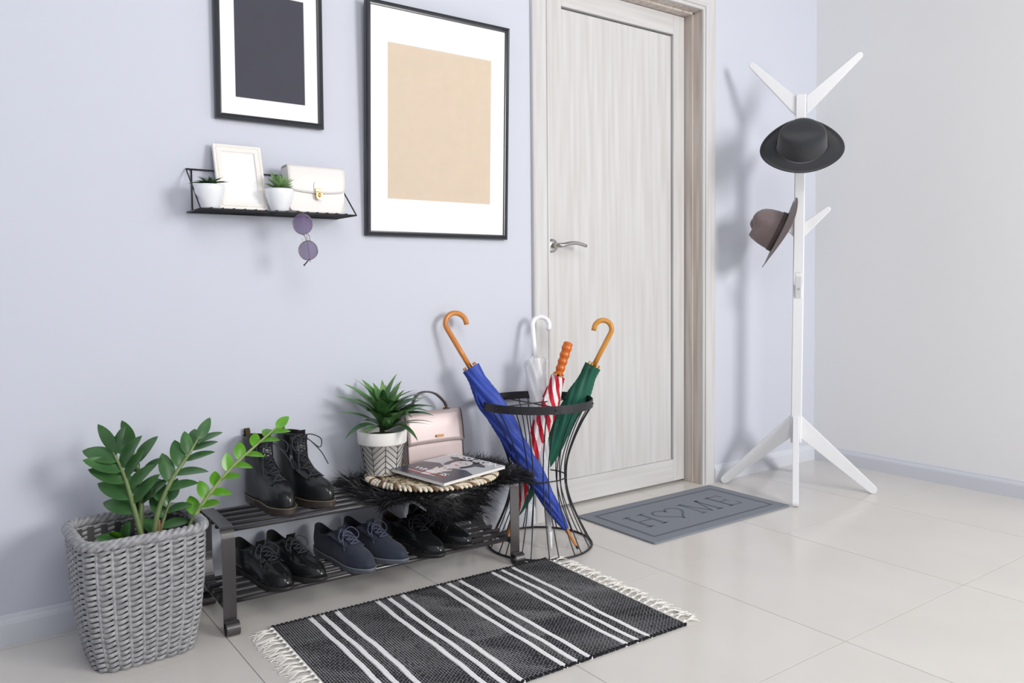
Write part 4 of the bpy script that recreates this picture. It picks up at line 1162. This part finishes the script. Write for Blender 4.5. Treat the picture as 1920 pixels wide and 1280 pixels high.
# ------------------------------------------------------------------ magazine
def text_mesh(s, size, name):
    cu = bpy.data.curves.new(name, 'FONT'); cu.body = s; cu.size = size; cu.extrude = .0002; cu.space_character = .95
    ob = bpy.data.objects.new(name, cu); COL.objects.link(ob)
    dg = bpy.context.evaluated_depsgraph_get(); me = bpy.data.meshes.new_from_object(ob.evaluated_get(dg))
    bpy.data.objects.remove(ob); bpy.data.curves.remove(cu)
    return me
def magazine():
    o = thing('magazine', 'fashion magazine lying on the woven placemat', 'magazine', (.680, -.250, ZP + .0085), 0)
    o.rotation_euler = (0, math.radians(3.0), math.radians(-75))
    w, h, t = .218, .270, .0085
    mp = mat('magazine_page_edge', (226, 222, 216), rough=.8)
    part('pages', MB().box((.001, 0, t / 2), (w - .004, h - .003, t - .0012)), mp, o)
    part('cover', MB().box((0, 0, .0004), (w, h, .0006)), mat('cover_gloss_white', (196, 196, 202), rough=.2, spec=.5), o)
    mc = mat('cover_gloss_white', (232, 232, 236))
    zt = t
    part('cover', MB().box((0, 0, zt), (w, h, .0006)), mc, o)
    part('spine', MB().box((-w / 2, 0, t / 2), (.0008, h, t)), mc, o)
    z = zt + .0004
    ink = lambda n, c: mat(n, c, rough=.22, spec=.5)
    def flat(name, poly, m, dz=0.0): part(name, MB().prism(poly, z + dz, z + dz + .00012), m, o)
    ell = lambda cx, cy, rx, ry, n=22, rot=0: [(cx + rx * math.cos(a) * math.cos(rot) - ry * math.sin(a) * math.sin(rot), cy + rx * math.cos(a) * math.sin(rot) + ry * math.sin(a) * math.cos(rot)) for a in np.linspace(0, 2 * math.pi, n, endpoint=False)]
    dk, pale, red = ink('ink_slate', (66, 70, 80)), ink('ink_pale_skin', (222, 214, 216)), ink('ink_red', (196, 42, 48))
    blk = ink('ink_black', (40, 38, 44)); wh = ink('ink_white', (246, 246, 248))
    flat('printed_dress', [(-w / 2 + .001, -h / 2 + .001), (w / 2 - .001, -h / 2 + .001), (w / 2 - .001, -.012), (.060, .010), (.02, .0), (-.02, -.002), (-.055, .016), (-w / 2 + .001, -.006)], dk)
    flat('printed_hat', ell(-.002, .084, .080, .020, rot=-.12), blk, .0001); flat('printed_hat', ell(.0, .104, .044, .030), blk, .0001)
    flat('printed_neck', [(-.014, -.01), (.018, -.01), (.016, .04), (-.012, .04)], pale, .0001)
    flat('printed_face', ell(0, .054, .030, .041), pale, .0002)
    flat('printed_hair', ell(-.036, .050, .012, .040, rot=.12), blk, .00015); flat('printed_hair', ell(.036, .050, .012, .038, rot=-.12), blk, .00015)
    flat('printed_lips', ell(.001, .031, .0085, .0042), red, .0003)
    for s_ in (-1, 1): flat('printed_eye', ell(s_ * .012, .063, .0062, .0020), blk, .0003)
    flat('printed_hand', [(-.012, -.108), (.012, -.104), (.018, -.058), (.034, -.022), (.026, -.018), (.014, -.032), (.010, .004), (.002, .004), (.0, -.03), (-.010, .0), (-.017, -.004), (-.012, -.036), (-.024, -.02), (-.029, -.026), (-.018, -.058)], pale, .0003)
    def txt(s, size, x, y, m, name, dz=.0005):
        me = text_mesh(s, size, name); me.materials.clear(); me.materials.append(m)
        q = part(name, me, None, o); q.location = (x, y, z + dz); return q
    txt('FASHION', .052, -.104, .098, wh, 'printed_title', .0006)
    txt('WHAT IS', .034, -.072, -.082, wh, 'printed_headline', .0006)
    flat('printed_bar', [(-.076, -.0905), (.070, -.0905), (.070, -.0865), (-.076, -.0865)], red, .0004)
    for k, ww in enumerate((.110, .086)):
        flat('printed_bar', [(-.072, -.102 - k * .009), (-.072 + ww, -.102 - k * .009), (-.072 + ww, -.0985 - k * .009), (-.072, -.0985 - k * .009)], wh if k == 0 else red, .0004)
magazine()
# ================================================================== woven basket
BX = Vector((-.186, -.222, 0))
def rsq(ax, ay, n, e=5.4, ph=0.0):
    """superellipse outline, n points evenly spread by arc length"""
    A = np.linspace(0, 2 * math.pi, 721); c, s_ = np.cos(A), np.sin(A)
    x = ax * np.sign(c) * np.abs(c) ** (2 / e); y = ay * np.sign(s_) * np.abs(s_) ** (2 / e)
    l = np.concatenate([[0], np.cumsum(np.hypot(np.diff(x), np.diff(y)))]); t = (np.linspace(0, 1, n, endpoint=False) + ph) % 1 * l[-1]
    return np.interp(t, l, x), np.interp(t, l, y)
M_rat = tri_mix_mat('grey_painted_rattan', [(136, 136, 139), (154, 154, 157), (170, 170, 173)], 90, (1, 1, 1), .62, .3, .7, spec=.3, bump=.3)
def basket():
    o = thing('basket', 'tall grey woven basket holding the plant beside the shoe rack', 'basket', BX, math.radians(2))
    H = .298
    half = lambda z: (np.interp(z, [0, .03, .09, .18, .26, .30], [.103, .111, .122, .131, .134, .134]), np.interp(z, [0, .03, .09, .18, .26, .30], [.098, .105, .115, .122, .124, .124]))
    N = 30
    part('gap_shade_liner', MB().loft([[Vector((x, y, z)) for x, y in zip(*rsq(half(z)[0] - .006, half(z)[1] - .006, 80))] for z in (.004, .05, .1, .15, .2, .25, .285)], cap0=True), mat('dark_rattan_shadow', (76, 76, 78), rough=.9), o)  # added sheet behind the weave; its dark colour stands for shade in the gaps
    zs = np.linspace(.004, H - .004, 16)
    cols = [rsq(*half(z), N) for z in zs]
    for k in range(N):
        P = [(cols[i][0][k], cols[i][1][k], zs[i]) for i in range(len(zs))]
        part('stake', MB().tube(P, (.0046), 6), M_rat, o)
    rows = 23
    for r in range(rows):
        z = .007 + (H - .020) * r / (rows - 1)
        ax, ay = half(z)
        for s_ in (0, 1):
            n = N * 6; xs_, ys_ = rsq(ax, ay, n, ph=0)
            pts = []; side = []
            for i in range(n):
                ph = 2 * math.pi * (i / n) * N / 2 + s_ * math.pi + r * math.pi
                j0, j1 = (i + 1) % n, i - 1
                tx, ty = xs_[j0] - xs_[j1], ys_[j0] - ys_[j1]; l = math.hypot(tx, ty); nx, ny = ty / l, -tx / l
                off = .0066 * math.sin(ph); dz = -.0022 * math.cos(ph)
                pts.append((xs_[i] + nx * off, ys_[i] + ny * off, z + dz)); side.append((0, 0, 1))
            part('weaver', MB().sweep(pts, [(.0046, 0), (.0034, .0016), (-.0034, .0016), (-.0046, 0), (-.0034, -.0016), (.0034, -.0016)], side=side, closed=True), M_rat, o)
    n = 240
    for s_ in range(4):                                            # plaited rim
        xs_, ys_ = rsq(half(H)[0] + .001, half(H)[1] + .001, n)
        pts = []
        for i in range(n):
            ph = 2 * math.pi * (i / n) * 15 + s_ * math.pi / 2
            r_ = math.hypot(xs_[i], ys_[i]); nx, ny = xs_[i] / r_, ys_[i] / r_
            pts.append((xs_[i] + nx * .0085 * math.cos(ph), ys_[i] + ny * .0085 * math.cos(ph), H + .002 + .0065 * math.sin(ph)))
        part('rim_strand', MB().tube(pts, .0062, 7, closed=True), M_rat, o)
basket()

# ------------------------------------------------------------------ zamioculcas plant
M_zz = leaf_mat('glossy_dark_green_leaf', (46, 80, 46), (72, 116, 64), (112, 150, 94), rough=.3)
M_zzy = leaf_mat('fresh_light_green_leaf', (70, 128, 26), (104, 168, 44), (146, 196, 76), rough=.3)
M_stem = mat('pale_green_stem', (112, 132, 84), rough=.5, var=.15, vscale=40)
def zz_plant():
    c = BX + Vector((0, 0, .215))
    o = thing('zamioculcas_plant', 'leafy green plant with one long bright stem growing in the basket', 'plant', c, 0)
    xs_, ys_ = rsq(.116, .106, 60)
    part('soil', MB().loft([[Vector((x, y, .0)) for x, y in zip(xs_, ys_)], [Vector((x * .6, y * .6, .012)) for x, y in zip(xs_, ys_)], [Vector((x * .05, y * .05, .014)) for x, y in zip(xs_, ys_)]], cap1=True), M_soil, o)
    lm = [leaf_mesh('leaf', .082, .037, M_zz, bend=b, fold=.18, nl=9, shape='ovate') for b in (.15, .35)]
    ly = [leaf_mesh('leaf', .054, .032, M_zzy, bend=b, fold=.20, nl=9, shape='ovate') for b in (.1, .3)]
    r5 = random.Random(3)
    right = Vector((.81, -.59, 0))                                  # across the photo
    def stem(pts, r0, leaves, meshes, t0=.3, sc=(1, 1), spread=55, m=M_stem, flat=.75, end=True):
        P = spline([Vector(p) - c for p in pts], 8); n = len(P)
        st = part('stem', MB().tube(P, [r0 * (1 - .62 * i / (n - 1)) for i in range(n)], 8), m, o)
        V = [Vector(p) for p in P]
        for k in range(leaves):
            t = t0 + (1 - t0) * (k + .5) / leaves; i = min(n - 2, int(t * (n - 1)))
            T = (V[i + 1] - V[i]).normalized(); s_ = 1 if k % 2 else -1
            lat = (right - T * right.dot(T)).normalized(); dep = T.cross(lat)
            a = math.radians(spread * (1 - .35 * t)) ; w = s_ * math.cos(r5.uniform(-.6, .6)); dd = r5.uniform(-.55, .55)
            d = T * math.cos(a) + (lat * w + dep * dd).normalized() * math.sin(a)
            up = (dep * -.75 + T * .5 + Vector((0, 0, .5)))
            leaf_at(st, meshes[r5.randrange(len(meshes))], V[i], d, up=up, scale=(sc[0] + (sc[1] - sc[0]) * t) * r5.uniform(.9, 1.1))
        if end:
            leaf_at(st, meshes[0], V[-1], V[-1] - V[-3], up=-right.cross(Vector((0, 0, 1))) + Vector((0, 0, .3)), scale=sc[1] * .9)
        return st
    B = Vector((-.165, -.225, .222))
    stem([B, (-.185, -.215, .330), (-.203, -.205, .415), (-.225, -.195, .480)], .0075, 10, lm, .32, (1.05, 1.05), 60)
    stem([B + Vector((.012, -.01, 0)), (-.140, -.235, .320), (-.108, -.235, .395), (-.062, -.225, .455), (-.036, -.215, .490)], .0075, 10, lm, .34, (1.0, .85), 52)
    stem([B + Vector((-.01, .02, 0)), (-.168, -.190, .310), (-.165, -.180, .400), (-.180, -.170, .480)], .009, 7, lm, .35, (1.1, 1.0), 58)
    stem([B + Vector((.02, .015, 0)), (-.125, -.215, .290), (-.105, -.215, .345)], .006, 5, lm, .25, (.8, .8), 65)
    stem([B + Vector((-.02, -.02, 0)), (-.205, -.25, .262), (-.225, -.262, .285)], .005, 4, [ly[0], lm[0]], .2, (.9, .9), 60)
    # the long young stem that leans over the rack
    stem([(-.092, -.240, .222), (-.060, -.250, .300), (-.020, -.258, .360), (.030, -.262, .415), (.090, -.262, .462), (.150, -.258, .505)], .0062, 14, ly, .22, (.95, .90), 58, mat('young_green_stem', (140, 158, 96), rough=.5))
    for k, (dx, dy) in enumerate(((.030, -.012), (.036, .0), (.026, .008))):
        leaf_at(o, ly[0], B - c + Vector((dx, dy, 0)), (r5.uniform(-.2, .2), r5.uniform(-.2, .2), 1), up=(-.6, -.8, .1), scale=.9, name='young_shoot')
    part('cane_stub', MB().tube(spline([B - c + Vector((.025, -.005, 0)), B - c + Vector((.028, -.006, .05)), B - c + Vector((.030, -.004, .085))], 4), [.004] * 8 + [.003], 7), mat('red_brown_cane', (150, 96, 76), rough=.7), o)
zz_plant()
